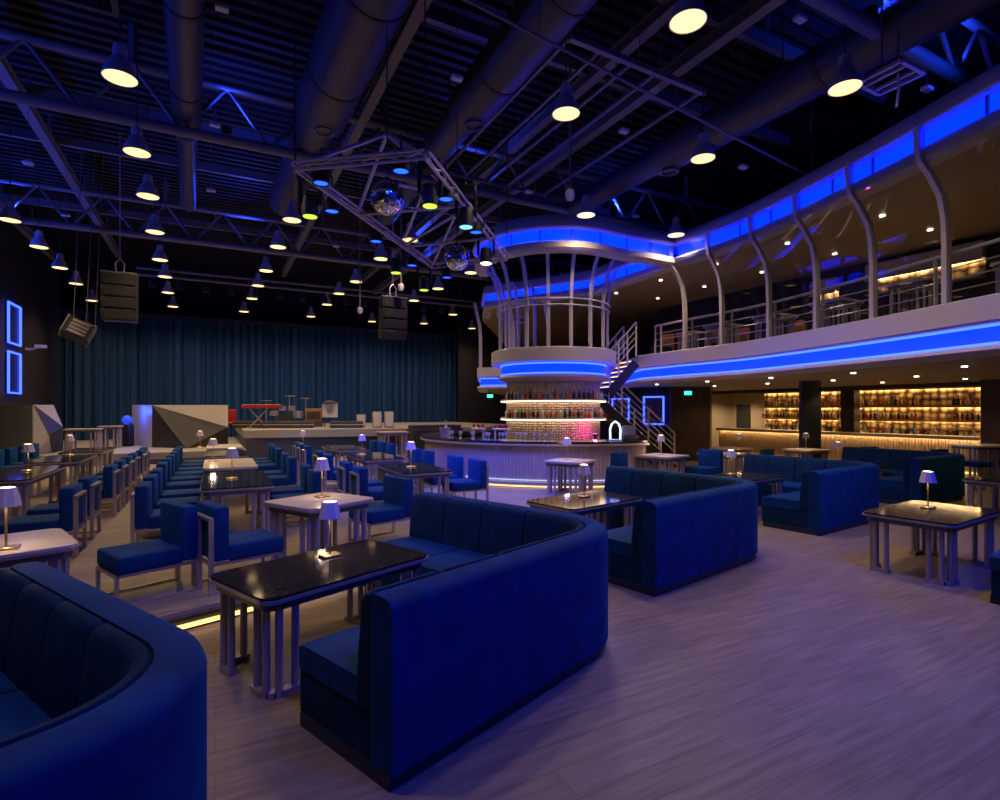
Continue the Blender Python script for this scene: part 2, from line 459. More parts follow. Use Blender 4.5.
table('t', tB3, ang(e1), 1.38, .83, TH, 'blackstone', 'black table inside the booth before the thick round-bar stairs side column')['label'] = 'black table mostly hidden inside the third booth from the front'
N, e1, e2 = booth_frame(BOOTHS[4][0], 60); tB4 = N + e1*.7 + e2*1.6
table('t', tB4, ang(e1), 1.38, .83, TH, 'blackstone', 'black table hidden inside the farthest booth near the slatted bar')
table('t', (4.93, 6.22), ang((.84,.54)), 1.45, .86, TH, 'blackstone', 'black speckled table at right with one lamp and legs in full view')
table('t', (8.55, 9.15), ang((.86,.5)), 1.38, .83, TH, 'blackstone', 'dark table corner cut by the right edge behind the lamp table')
table('t', (-3.62, 3.93), ang((.68,.73)), .82, .82, TH, 'marble', 'pale veined table behind the lower left booth, at the left edge', PZ)
table('t', (-1.95, 5.90), ang((.55,.835)), .86, .84, TH, 'marble', 'pale square table behind the long black table', PZ)
table('t', (1.36, 10.55), ang((.55,.835)), .80, .80, TH, 'marble', 'small pale table standing right in front of the round bar', PZ)
table('t', (3.5, 11.75), ang((.75,.66)), .88, .84, TH, 'marble', 'pale table with lamp in front of the lower staircase', PZ)
RB = ang(V)
for s, t, L, top, lb in [
    (10.95,-2.72,2.3,'blackstone','dark table nearest in the row along the left wall'),
    (13.85,-2.72,1.9,'blackstone','dark table second in the row along the left wall'),
    (16.4,-2.72,1.9,'blackstone','dark table farthest in the row along the left wall'),
    (8.55,.26,1.9,'blackstone','black table nearest in the middle row beside the aisle'),
    (11.2,.24,1.9,'marble','pale table second in the middle row beside the aisle'),
    (13.9,.22,1.9,'blackstone','dark table third in the middle row beside the aisle'),
    (16.5,.22,1.7,'marble','pale table at the far end of the middle row'),
    (8.85,2.97,1.6,'blackstone','dark blue lit table nearest in the row beside the bar'),
    (11.5,2.97,1.9,'blackstone','dark blue lit table second in the row beside the bar'),
    (14.4,2.97,1.9,'blackstone','dark blue lit table farthest in the row beside the bar')]:
    table('t', uv(s, t), ang(U), L, .84, TH, top, lb, PZ)
table('t', (6.45, 15.2), ang(V), .9, .8, .75, 'marble', 'pale table beside the beige alcove, behind the second booth')
table('t', (5.4, 13.3), ang(V), .9, .8, .75, 'marble', 'pale table left of the thick dark column, behind third booth')
table('t', (8.2, 14.6), ang(V), 1.0, .8, .75, 'marble', 'pale table with lamp in front of the thick dark column')
table('t', (11.15, 12.55), ang((1,.1)), 1.15, .75, 1.0, 'marble', 'tall pale bar table right of the farthest booth', kind='bar_table')
table('t', uv(16.6, 4.9), ang(V), .9, .7, .95, 'marble', 'tall pale table left of the round bar end', PZ, kind='bar_table')
table('t', (-13.0, 17.0), ang(V), .95, .7, .72, 'marble', 'pale legged table right of the left faceted panel', .5)
table('t', (-13.5, 18.9), ang(V), .7, .6, .75, 'marble', 'small pale table behind, nearer the black pedestal', .5)

# ------------------------------------------------------------------ table lamps
def make_lamp():
    t = thing('table_lamp', 'x', 'lamp', group='cordless lamps on the tables')
    MB().rbox(-.075,.075,-.055,.055,0,.018,.005,1).build('base', M['brass'], t)
    MB().tube((0,0,.015),(0,0,.36),.0085,8).build('stem', M['brass'], t)
    s = MB(); n = 32; rings = []
    for z, r, am in ((.30,.082,.006), (.335,.076,.005), (.425,.058,.002), (.43,.05,0), (.425,.05,0), (.335,.066,0), (.30,.074,.004)):
        rings.append([Vector(((r+am*math.cos(8*2*PI*k/n))*math.cos(2*PI*k/n), (r+am*math.cos(8*2*PI*k/n))*math.sin(2*PI*k/n), z)) for k in range(n)])
    s.sweep(rings + [rings[0]], cap=False).build('lamp_shade', M['shade'], t)
    MB().lathe([(0,.414),(.05,.414),(.05,.428),(0,.428)], 16).build('light_disc', M['lampglow'], t)
    return t
lamp0 = make_lamp(); _lused = [False]; LAMPS = []
def lamp(px, py, ztop, rz, label):
    p = at(px, py, ztop)
    if not _lused[0]:
        _lused[0] = True; o = lamp0; o.location = p; o.rotation_euler = (0,0,rz); o['label'] = label
    else: o = copy_thing(lamp0, p, rz, label)
    LAMPS.append(p)
zt = PZ+TH
for px, py, z, lb in [(6,549,zt,'brass table lamp on the pale table at the left edge'),
    (28,471,zt,'brass lamp on the nearest dark table of the left wall row'),
    (70,455,zt,'small lamp on the second dark table of the left wall row'),
    (232,478.5,zt,'brass lamp with purple shade on the black table beside the aisle'),
    (213,461.5,zt,'small lamp on the pale second table beside the aisle'),
    (200,447.5,zt,'tiny lamp on the third table of the middle row'),
    (322,497,zt,'brass lamp on the pale square table behind the long black table'),
    (330,556,TH,'brass lamp on the long black table in the foreground'),
    (411,467,zt,'brass lamp on the nearest blue lit table beside the bar'),
    (362,454.5,zt,'small lamp on the second blue lit table beside the bar'),
    (303,447,zt,'tiny lamp on the farthest table beside the stage'),
    (584,497,TH,'brass lamp on the black table inside the second booth'),
    (567,460,zt,'thin brass lamp on the small pale table before the round bar'),
    (661,455,zt,'lamp on the pale table in front of the lower staircase'),
    (731,474,TH,'lamp on the table inside the third booth'),
    (806,449,.75,'lamp on the pale table in front of the thick column'),
    (838,461,TH,'lamp on the table inside the farthest booth'),
    (928,508,TH,'brass lamp with two-tone shade on the black table at right'),
    (739,450,.75,'lamp on the pale table left of the thick column')]:
    lamp(px, py, z, random.uniform(-.3,.3)+.6, lb)

# ------------------------------------------------------------------ booths
def booth(N, th, L1, L2, label):
    N, e1, e2 = booth_frame(N, th)
    t = thing('booth_sofa', label, 'booth', (N.x, N.y, 0), R(90-th), group='corner booths')
    # local frame: x along first arm, y towards the seat side
    Ro = .62
    def pos(st, d):
        k, a = st
        rr = max(Ro - d, .04)
        if k == 0: return (a, d)
        if k == 2: return (L1 - d, a)
        cx, cy = L1 - d - rr, d + rr
        return (cx + rr*math.sin(a), cy - rr*math.cos(a))
    def seg(stations, prof):
        return [[Vector((*pos(st, d), z)) for d, z in prof] for st in stations]
    C9 = .96
    arc = [(1, R(a)) for a in range(0, 91, 9)]
    full = [(0, 0.0), (0, C9*.5), (0, L1-C9)] + arc + [(2, C9), (2, L2)]
    MB().sweep(seg(full, [(.02,0),(.02,.075),(.85,.075),(.85,0)])).build('plinth', M['kick'], t, smooth=False)
    # outer shell of the back, rounded along its top
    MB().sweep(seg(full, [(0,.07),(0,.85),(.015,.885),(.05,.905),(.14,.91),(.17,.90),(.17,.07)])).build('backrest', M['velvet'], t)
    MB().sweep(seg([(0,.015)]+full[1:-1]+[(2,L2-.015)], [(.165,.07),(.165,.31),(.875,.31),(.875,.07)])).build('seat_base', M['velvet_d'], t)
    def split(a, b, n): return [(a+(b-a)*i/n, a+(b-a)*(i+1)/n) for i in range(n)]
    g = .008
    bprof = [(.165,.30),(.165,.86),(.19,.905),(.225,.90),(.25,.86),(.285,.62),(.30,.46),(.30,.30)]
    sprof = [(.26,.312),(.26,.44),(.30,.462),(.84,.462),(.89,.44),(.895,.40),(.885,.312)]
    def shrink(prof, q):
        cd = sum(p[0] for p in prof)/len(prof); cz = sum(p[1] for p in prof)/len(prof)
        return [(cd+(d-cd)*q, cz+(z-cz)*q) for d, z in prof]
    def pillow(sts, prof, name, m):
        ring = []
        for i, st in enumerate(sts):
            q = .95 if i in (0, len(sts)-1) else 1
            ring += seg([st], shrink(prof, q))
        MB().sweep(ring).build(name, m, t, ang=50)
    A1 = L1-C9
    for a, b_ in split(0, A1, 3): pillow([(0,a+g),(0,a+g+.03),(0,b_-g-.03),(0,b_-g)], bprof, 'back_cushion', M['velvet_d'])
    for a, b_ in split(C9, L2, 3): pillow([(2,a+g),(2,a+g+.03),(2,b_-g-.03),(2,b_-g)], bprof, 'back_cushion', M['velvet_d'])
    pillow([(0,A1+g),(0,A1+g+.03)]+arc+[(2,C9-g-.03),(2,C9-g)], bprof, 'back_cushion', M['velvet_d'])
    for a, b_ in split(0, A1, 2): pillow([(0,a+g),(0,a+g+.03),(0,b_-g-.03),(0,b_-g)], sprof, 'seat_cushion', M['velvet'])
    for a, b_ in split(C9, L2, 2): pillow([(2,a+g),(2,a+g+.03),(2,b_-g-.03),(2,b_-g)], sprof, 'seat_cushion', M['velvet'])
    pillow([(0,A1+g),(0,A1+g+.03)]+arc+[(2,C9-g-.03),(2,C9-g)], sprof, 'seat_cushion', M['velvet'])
    return t
for args in BOOTHS: booth(*args)

# bar stools by the tall table
def stool(p, rz, label):
    t = thing('bar_stool', label, 'stool', (p[0],p[1],0), rz, 'bar stools at the tall table')
    MB().rbox(-.21,.21,-.2,.2,.56,.68,.03,2).build('seat', M['velvet'], t)
    for x in (-.18,.18):
        for y in (-.17,.17): MB().bar((x,y,0),(x,y,.56),.028,.028).build('leg', M['champ'], t, smooth=False)
    f = MB()
    for x in (-.18,.18): f.bar((x,-.17,.2),(x,.17,.2),.025,.025)
    for y in (-.17,.17): f.bar((-.18,y,.2),(.18,y,.2),.025,.025)
    f.build('foot_rail', M['champ'], t, smooth=False)
stool((10.45, 11.95), .2, 'blue topped bar stool left under the tall pale table')
stool((11.35, 12.0), .2, 'blue topped bar stool at the right edge by the tall table')

# ------------------------------------------------------------------ round bar
BC = Vector((1.46, 15.03, 0)); BRAD = 3.5
def ring_pts(r, a0, a1, n, z=0): return [BC + Vector((r*math.cos(a0+(a1-a0)*k/n), r*math.sin(a0+(a1-a0)*k/n), z)) for k in range(n+1)]
def arc_sweep(prof, a0, a1, n):
    return [[BC + Vector((r*math.cos(a0+(a1-a0)*k/n), r*math.sin(a0+(a1-a0)*k/n), z)) for r, z in prof] for k in range(n+1)]
A0, A1_ = R(118), R(300)
bt = thing('round_bar', 'round island bar with fluted front and black counter top', 'bar counter', (BC.x, BC.y, PZ))
def bpart(mb, name, m, smooth=True, parent=None, label=None):
    o = mb.build(name, m, parent or bt, smooth=smooth, label=label); 
    if parent is None or parent == bt: o.location = (-BC.x, -BC.y, -PZ)
    return o
f = MB(); nfl = 150; sts = []
for k in range(nfl*2+1):
    a = A0 + (A1_-A0)*k/(nfl*2); r = BRAD - (.03 if k % 2 else 0)
    sts.append([BC + Vector((q*math.cos(a), q*math.sin(a), z)) for q, z in ((r,PZ+.10),(r,PZ+.86),(BRAD-.16,PZ+.86),(BRAD-.16,PZ+.10))])
f.sweep(sts); bpart(f, 'front_panel', M['flute'], smooth=False)
bpart(MB().sweep(arc_sweep([(BRAD+.10,PZ+.89),(BRAD+.10,PZ+.95),(BRAD-.62,PZ+.95),(BRAD-.62,PZ+.89)], A0, A1_, 72)), 'counter_top', M['counter'])
bpart(MB().sweep(arc_sweep([(BRAD+.115,PZ+.855),(BRAD+.115,PZ+.90),(BRAD-.1,PZ+.90),(BRAD-.1,PZ+.855)], A0, A1_, 72)), 'edge_band', M['ledge'])
bpart(MB().sweep(arc_sweep([(BRAD+.22,PZ),(BRAD+.22,PZ+.10),(BRAD-.2,PZ+.10),(BRAD-.2,PZ)], A0, A1_, 72)), 'foot_plinth', M['champ'])
bpart(MB().sweep(arc_sweep([(BRAD+.235,PZ+.012),(BRAD+.235,PZ+.035),(BRAD+.2,PZ+.035),(BRAD+.2,PZ+.012)], A0, A1_, 72)), 'plinth_light', M['gold'], label='golden light strip around the bar foot')
bpart(MB().sweep(arc_sweep([(BRAD+.012,PZ+.115),(BRAD+.012,PZ+.13),(BRAD-.02,PZ+.13),(BRAD-.02,PZ+.115)], A0, A1_, 72)), 'panel_light', M['whiteline'], label='thin blue white light line under the fluted panel')
bpart(MB().sweep(arc_sweep([(BRAD-.2,PZ+.0),(BRAD-.2,PZ+.80),(BRAD-.6,PZ+.80),(BRAD-.6,PZ+.0)], A0, A1_, 48)), 'back_cabinet', M['blackm'])

# tower in the middle of the bar
TRD = 1.28
tw = thing('bottle_tower', 'round tower of lit bottle shelves in the middle of the island bar', 'shelving', (BC.x, BC.y, PZ))
def tpart(mb, name, m, smooth=True, label=None):
    o = mb.build(name, m, tw, smooth=smooth, label=label); o.location = (-BC.x, -BC.y, -PZ); return o
tpart(MB().lathe([(TRD,PZ),(TRD,2.68),(.2,2.68),(.2,PZ)], 64, c=(BC.x,BC.y,0)), 'core', M['mosaic'])
for zs in (1.56, 2.04):
    tpart(MB().lathe([(TRD-.02,zs),(TRD+.16,zs),(TRD+.16,zs+.035),(TRD-.02,zs+.035)], 64, c=(BC.x,BC.y,0)), 'shelf', M['white'])
    tpart(MB().lathe([(TRD+.10,zs-.03),(TRD+.158,zs-.03),(TRD+.158,zs-.002),(TRD+.10,zs-.002)], 64, c=(BC.x,BC.y,0)), 'shelf_light', M['towerled'], label='warm light strip under the shelf')
# bottles
def bottle_mesh(i):
    b = MB().lathe([(0,0),(.036,0),(.038,.01),(.038,.17),(.030,.20),(.014,.225),(.013,.29),(.016,.292),(.016,.31),(0,.31)], 10)
    o = b.build('bottle', BOT[i]); me = o.data; bpy.data.objects.remove(o); return me
BM = [bottle_mesh(i) for i in range(6)]
def bottle(p, i, label, group, sc=1.0):
    o = bpy.data.objects.new('bottle', BM[i]); COL.objects.link(o); o.location = p; o.scale = (1, 1, sc)
    return tag(o, label, 'bottle', group)
rng = random.Random(3)
for zs, nm, n, wts in ((1.595, 'lower', 30, (5,4,1,4,1,0)), (2.075, 'upper', 22, (1,2,0,2,2,5))):
    for k in range(n):
        a = R(-160) + R(140)*k/(n-1) + rng.uniform(-.01,.01)
        i = rng.choices(range(6), wts)[0]
        bottle(BC + Vector(((TRD+.09)*math.cos(a), (TRD+.09)*math.sin(a), zs)), i,
               BOTN[i] + ' bottle on the ' + nm + ' shelf of the round bar tower', nm + ' shelf bottles of the round tower', rng.uniform(.62,.9))
# bar-top objects: glasses, taps, cooler
gm = MB().lathe([(0,0),(.03,0),(.03,.004),(.006,.012),(.006,.075),(.034,.11),(.036,.17),(.033,.17),(.03,.112),(0,.085)], 12).build('g', M['whitep']); gmesh = gm.data; bpy.data.objects.remove(gm)
for k in range(22):
    a = R(-148) + R(52)*k/21
    o = bpy.data.objects.new('wine_glass', gmesh); COL.objects.link(o)
    o.location = BC + Vector(((BRAD-.28+.12*(k % 3 - 1))*math.cos(a), (BRAD-.28+.12*(k % 3 - 1))*math.sin(a), PZ+.95))
    tag(o, 'small glass standing in a cluster on the round bar counter', 'glass', 'glasses on the round bar counter')
for k, (a, nm) in enumerate(((R(-128), 'left'), (R(-117), 'right'))):
    p = BC + Vector(((BRAD-.32)*math.cos(a), (BRAD-.32)*math.sin(a), PZ+.95))
    t = thing('beer_tap', 'beer tap with red handles on the round bar, ' + nm + ' of the two', 'beer tap', p, a+PI/2)
    g = MB(); g.tube((-.14,0,0),(-.14,0,.24),.02); g.tube((.14,0,0),(.14,0,.24),.02); g.tube((-.2,0,.24),(.2,0,.24),.03); g.build('font', M['chrome'], t)
    for x in (-.13,0,.13):
        MB().lathe([(0,0),(.03,.01),(.04,.05),(.02,.09),(0,.095)], 10, c=(x,0,.27)).build('tap_handle', M['red'], t)
p = BC + Vector(((BRAD-.3)*math.cos(R(-152)), (BRAD-.3)*math.sin(R(-152)), PZ+.95))
t = thing('ice_bucket', 'ice bucket with a tall bottle on the left part of the bar', 'ice bucket', p)
MB().lathe([(0,0),(.10,0),(.14,.22),(.15,.23),(.13,.23),(.09,.02),(0,.02)], 20).build('bucket', M['chrome'], t)
bottle(p + Vector((0.02,0,.05)), 1, 'pale bottle leaning in the ice bucket on the bar', None, 1.2)
p = at(604, 441, PZ+.95); p = BC + Vector(((BRAD-.32)*math.cos(R(-70)), (BRAD-.32)*math.sin(R(-70)), PZ+.95))
t = thing('illuminated_cloche', 'white glowing arch lamp at the right end of the round bar', 'lamp', p)
MB().path([(-.11,0,.02),(-.115,0,.25),(-.08,0,.36),(0,0,.42),(.08,0,.36),(.115,0,.25),(.11,0,.02)], .022).build('arch', emit_mat('arch_glow', (.55,.72,1), 2.2), t)
MB().rbox(-.14,.14,-.06,.06,0,.025,.008,1).build('base', M['whitep'], t)
p = BC + Vector(((TRD+.35)*math.cos(R(-55)), (TRD+.35)*math.sin(R(-55)), PZ+.95))
o = thing('accent_light', 'small magenta accent light at the right foot of the bottle tower', 'accent light', p)
MB().lathe([(0,0),(.05,0),(.05,.07),(0,.07)], 14).build('housing', M['black'], o); MB().lathe([(0,.0),(.042,.0),(.042,.012),(0,.012)], 14, c=(0,0,.07)).build('lens', emit_mat('magenta_lens', (1,.06,.5), 4), o)
MB().tube((0,0,-1.13+.18),(0,0,0),.03,8).build('stand', M['black'], o)
PINK = p + Vector((0,0,.12))
p = BC + Vector(((BRAD-.35)*math.cos(R(-63)), (BRAD-.35)*math.sin(R(-63)), PZ+.95))
t = thing('cash_register', 'dark cash register standing at the right end of the round bar', 'cash register', p, .2)
MB().rbox(-.18,.18,-.14,.14,0,.1,.01,1).build('body', M['blackm'], t); MB().rbox(-.16,.16,-.02,.02,.1,.32,.01,1).build('screen', M['beam'], t)

# ------------------------------------------------------------------ balcony
def catmull(P, n=6):
    P = [Vector((p[0], p[1], 0)) for p in P]; out = []
    Q = [P[0]*2-P[1]] + P + [P[-1]*2-P[-2]]
    for i in range(1, len(Q)-2):
        for k in range(n):
            t = k/n; a, b, c, d = Q[i-1], Q[i], Q[i+1], Q[i+2]
            out.append(.5*((2*b) + (c-a)*t + (2*a-5*b+4*c-d)*t*t + (3*b-a-3*c+d)*t**3))
    out.append(P[-1]); return out
PATH = catmull([(7.5,1.2),(7.22,3.4),(6.93,5.5),(6.62,7.45),(6.32,9.3),(5.97,10.95),(5.58,12.4),(5.12,13.4),(4.6,14.35),(3.98,15.7)])
def normals(P):
    out = []
    for i in range(len(P)):
        d = (P[min(i+1,len(P)-1)] - P[max(i-1,0)]).normalized(); out.append(Vector((d.y, -d.x, 0)))   # towards the balcony
    return out
PN = normals(PATH)
def path_sweep(P, Nn, prof): return [[p + n*d + Vector((0,0,z)) for d, z in prof] for p, n in zip(P, Nn)]
FZ = 3.37
rearL = [Vector((4.0,18.7,0)), Vector((-.85,20.2,0)), Vector((-.95,24.0,0))]
slab = [p + n*.2 for p, n in zip(PATH, PN)] + [Vector((4.25,18.9,0)), Vector((-.55,20.5,0)), Vector((-.65,24.0,0))] + [uv(30.9,17), uv(30.9,WR-.02), uv(WFr+.05,WR-.02), uv(WFr+.05,7.4)]
struct(MB().prism([p[:2] for p in slab], 2.62, FZ-.02).build('balcony_slab', M['soffit'], smooth=False))
# fascia, in one run along the hall and one along the rear
def fascia(P, Nn, tagname, lbl):
    o = thing('balcony_fascia', lbl, 'balcony edge', (0,0,0))
    MB().sweep(path_sweep(P, Nn, [(0,3.02),(0,FZ-.02),(.03,FZ),(.34,FZ),(.34,3.02)])).build('upper_cladding', M['white'], o)
    MB().sweep(path_sweep(P, Nn, [(.03,2.985),(.02,3.02),(.3,3.02),(.3,2.985)])).build('cladding_lip', M['white'], o)
    MB().sweep(path_sweep(P, Nn, [(.15,2.68),(.15,3.0),(.22,3.0),(.22,2.68)])).build('light_panel', M['blue'], o, label='blue glowing recess wall along the balcony edge')  # recess wall; its emission stands in for light from the LED lines
    for z in (2.715, 2.965):
        MB().sweep(path_sweep(P, Nn, [(.125,z-.018),(.125,z+.018),(.15,z+.018),(.15,z-.018)])).build('light_line', M['blueline'], o)
    MB().sweep(path_sweep(P, Nn, [(.0,2.62),(.02,2.68),(.3,2.68),(.45,2.56),(.12,2.56)])).build('lower_cladding', M['white'], o)
    return o
fascia(PATH, PN, 'a', 'pale curved balcony edge with blue light band along the right')
RP = [rearL[0], rearL[0]*.5+rearL[1]*.5, rearL[1], rearL[2]]; RPn = []
for i in range(4):
    d = (RP[min(i+1,3)]-RP[max(i-1,0)]).normalized(); RPn.append(Vector((d.y,-d.x,0)))
RPn = [(-n if n.dot(Vector((2,30,0))-p) < 0 else n) for n, p in zip(RPn, RP)]
fascia(RP, RPn, 'b', 'pale balcony edge with blue light far behind the round bar')

# upper ceiling of the balcony and its cove
UZ = 5.62
upedge = [p for p in PATH if p.y <= 14.4]; upn = PN[:len(upedge)]
upper = [p + n*.15 for p, n in zip(upedge, upn)] + [Vector((3.05,18.0,0)), Vector((-.56,20.4,0)), Vector((-.75,23.5,0)), uv(30.9,17), uv(30.9,WR-.02), uv(WFr+.05,WR-.02), uv(WFr+.05,7.4)]
struct(MB().prism([p[:2] for p in upper], UZ, UZ+.25).build('upper_ceiling', M['uceil'], smooth=False))
struct(MB().prism([p[:2] for p in [q + n*.5 for q, n in zip(upedge, upn)] + upper[len(upedge):]], 6.42, 6.5).build('upper_roof', M['black'], smooth=False))
def cove(P, Nn, lbl):
    o = thing('light_cove', lbl, 'light cove', (0,0,0))
    MB().sweep(path_sweep(P, Nn, [(.02,UZ-.02),(-.04,UZ+.04),(-.04,UZ+.15),(0,UZ+.2),(.3,UZ+.2),(.3,UZ-.02)])).build('lower_cladding', M['white'], o)
    MB().sweep(path_sweep(P, Nn, [(.10,UZ+.2),(.10,UZ+.48),(.18,UZ+.48),(.18,UZ+.2)])).build('light_panel', M['blue'], o, label='blue glowing panel of the cove')
    MB().sweep(path_sweep(P, Nn, [(.06,UZ+.2),(.06,UZ+.225),(.10,UZ+.225),(.10,UZ+.2)])).build('light_line', M['blueline'], o)
    MB().sweep(path_sweep(P, Nn, [(-.06,UZ+.48),(-.10,UZ+.52),(-.08,UZ+.60),(.0,UZ+.80),(.06,UZ+.84),(.5,UZ+.86),(.5,UZ+.48)])).build('upper_cladding', M['white'], o)
    f = MB()
    acc = 0
    for i in range(1, len(P)):
        acc += (P[i]-P[i-1]).length
        if acc > .75:
            acc = 0; c = P[i]; n = Nn[i]
            f.bar(c+n*.05+Vector((0,0,UZ+.18)), c+n*.05+Vector((0,0,UZ+.50)), .03, .04)
    if f.v: f.build('bracket', M['beam'], o)
    return o
cove(upedge, upn, 'blue lit curved cove above the balcony glass on the right')
# ring above the bar: continues the cove round the tower
URD = 2.12
ringP = [Vector((4.6,14.33,0)), Vector((3.9,13.95,0)), Vector((3.2,13.62,0))]
aS = R(-62)
ringP += [BC + Vector((URD*math.cos(a), URD*math.sin(a), 0)) for a in [aS - R(7)*k for k in range(0, 20)]]
ringN = normals(ringP)
ringN = [(n if n.dot(BC-p) > 0 else -n) for n, p in zip(ringN, ringP)]
cove(ringP, ringN, 'blue lit round cove hanging above the bottle tower')
rr = [Vector((4.5,14.6,0)), Vector((3.75,16.3,0)), Vector((3.05,18.0,0)), Vector((1.25,19.2,0)), Vector((-.56,20.4,0)), Vector((-.75,23.5,0))]
rn = normals(rr); rn = [(n if n.dot(Vector((3,28,0))-p) > 0 else -n) for n, p in zip(rn, rr)]
rrd = []; rnd = []
for i in range(len(rr)-1):
    for k in range(4):
        rrd.append(rr[i].lerp(rr[i+1], k/4)); rnd.append(rn[i].lerp(rn[i+1], k/4).normalized())
cove(rrd, rnd, 'blue lit cove far behind the ring above the bar')

# island disc round the tower, at balcony height
isl = thing('bar_canopy', 'round pale canopy ring with blue light above the bottle tower', 'canopy', (BC.x, BC.y, 0))
IR = 1.70
def ipart(prof, name, m, n=64, label=None):
    o = MB().lathe(prof + [prof[0]], n).build(name, M[m], isl, label=label); return o
ipart([(IR,3.02),(IR,FZ-.02),(IR-.03,FZ),(.3,FZ),(.3,3.02)], 'upper_cladding', 'white')
ipart([(IR-.28,2.70),(IR-.28,3.02),(IR-.34,3.02),(IR-.34,2.70)], 'light_panel', 'blue', label='blue glowing band of the canopy')
for z in (2.735, 2.985): ipart([(IR-.25,z-.018),(IR-.25,z+.018),(IR-.28,z+.018),(IR-.28,z-.018)], 'light_line', 'blueline')
ipart([(IR-.18,2.64),(IR-.2,2.70),(IR-.4,2.70),(1.0,2.58),(IR-.42,2.52)], 'lower_cladding', 'white')
br = [(BC.x-.3,16.6),(BC.x+1.2,16.2),(3.2,18.4),(.3,20)]
struct(MB().prism(br, 2.95, FZ-.03).build('bridge_slab', M['white'], smooth=False))

# bent posts and glass and railings
EX = [Vector((3.98,15.72,0)), Vector((3.95,17.2,0)), Vector((4.0,18.7,0))]; EN = [Vector((1,0,0))]*3
o = thing('balcony_fascia', 'short blue lit balcony edge behind the stairs', 'balcony edge', (0,0,0))
MB().sweep(path_sweep(EX, EN, [(.15,2.68),(.15,3.0),(.22,3.0),(.22,2.68)])).build('light_panel', M['blue'], o)
for z in (2.715, 2.965): MB().sweep(path_sweep(EX, EN, [(.125,z-.018),(.125,z+.018),(.15,z+.018),(.15,z-.018)])).build('light_line', M['blueline'], o)
MB().sweep(path_sweep(EX, EN, [(.0,2.62),(.02,2.68),(.3,2.68),(.45,2.56),(.12,2.56)])).build('lower_cladding', M['white'], o)
MB().sweep(path_sweep(EX, EN, [(.03,3.02),(.03,FZ),(.34,FZ),(.34,3.02)])).build('upper_cladding', M['white'], o)
def along(y):
    for i in range(len(PATH)-1):
        if PATH[i].y <= y <= PATH[i+1].y:
            f_ = (y-PATH[i].y)/(PATH[i+1].y-PATH[i].y); return PATH[i].lerp(PATH[i+1], f_), PN[i].lerp(PN[i+1], f_).normalized()
    return PATH[-1], PN[-1]
POSTY = [2.2,3.4,4.6,5.85,7.1,8.35,9.65,10.9,12.15,13.35,14.4]
PROF = [(.42,FZ),(.42,4.35),(.40,4.75),(.33,5.1),(.14,5.4),(-.03,5.6),(-.08,5.8),(-.08,6.1)]
names = ['seventh','sixth','fifth','fourth','third','second']
posts = []
for i, y in enumerate(POSTY):
    c, n = along(y); d = Vector((-n.y, n.x, 0)); posts.append((c, n))
    f = MB(); w = .042
    f.sweep([[c+n*(a-.05)+d*w+Vector((0,0,z)), c+n*(a+.05)+d*w+Vector((0,0,z)), c+n*(a+.05)-d*w+Vector((0,0,z)), c+n*(a-.05)-d*w+Vector((0,0,z))] for a, z in PROF])
    o = f.build('balcony_post', M['white'], smooth=True, ang=25)
    k = len(POSTY)-1-i
    tag(o, 'bent pale steel post of the balcony glazing, ' + ('at the inner corner' if k == 0 else ORD[k] + ' from the corner'), 'post', 'bent posts of the balcony')
for i in range(len(posts)-1):
    (c0, n0), (c1, n1) = posts[i], posts[i+1]
    rings = []
    for a, z in PROF:
        q0 = c0+n0*a; q1 = c1+n1*a; d = (q1-q0).normalized()*.06
        rings.append([q0+d+n0*.008+Vector((0,0,z)), q1-d+n1*.008+Vector((0,0,z)), q1-d-n1*.008+Vector((0,0,z)), q0+d-n0*.008+Vector((0,0,z))])
    o = MB().sweep(rings).build('glass_panel', M['glass'], smooth=False)
    k = len(posts)-1-i
    tag(o, 'clear bent glass panel of the balcony, ' + ORD[k-1] + ' from the corner', 'glass panel', 'glass panels of the balcony')
RL = [p + n*.62 for p, n in zip(PATH, PN)]
o = thing('balcony_railing', 'pale metal railing with horizontal bars along the right balcony', 'railing')
MB().path([p+Vector((0,0,4.25)) for p in RL], .032).build('top_rail', M['white'], o)
for z in (4.02,3.84,3.66): MB().path([p+Vector((0,0,z)) for p in RL], .011, 6).build('rail', M['champ'], o)
acc = 0
for i in range(1, len(RL)):
    acc += (RL[i]-RL[i-1]).length
    if acc > 1.1 or i == len(RL)-1:
        acc = 0; MB().bar(RL[i]+Vector((0,0,FZ)), RL[i]+Vector((0,0,4.25)), .05, .03).build('baluster', M['white'], o, smooth=False)
# ring posts above the bar
o = thing('ring_railing', 'circle of bent pale posts and hoops above the bar canopy', 'railing', (BC.x, BC.y, 0))
for k in range(12):
    a = R(-12) - R(22)*k; cs, sn = math.cos(a), math.sin(a); tx = Vector((-sn, cs, 0)); rd = Vector((cs, sn, 0))
    pr = [(IR-.22,FZ),(IR-.22,4.6),(IR-.17,5.0),(IR-.06,5.4),(IR+.06,5.66)]
    MB().sweep([[rd*(q-.03)+tx*.042+Vector((0,0,z)), rd*(q+.03)+tx*.042+Vector((0,0,z)), rd*(q+.03)-tx*.042+Vector((0,0,z)), rd*(q-.03)-tx*.042+Vector((0,0,z))] for q, z in pr]).build('post', M['white'], o, ang=25)
for z in (4.42, 4.58): MB().path([((IR-.16)*math.cos(R(-10)-R(6)*k), (IR-.16)*math.sin(R(-10)-R(6)*k), z) for k in range(40)], .022, 6).build('hoop', M['white'], o)
MB().path([((IR-.12)*math.cos(R(-190)-R(5)*k), (IR-.12)*math.sin(R(-190)-R(5)*k), 3.46) for k in range(12)], .02, 6).build('rail', M['champ'], o)

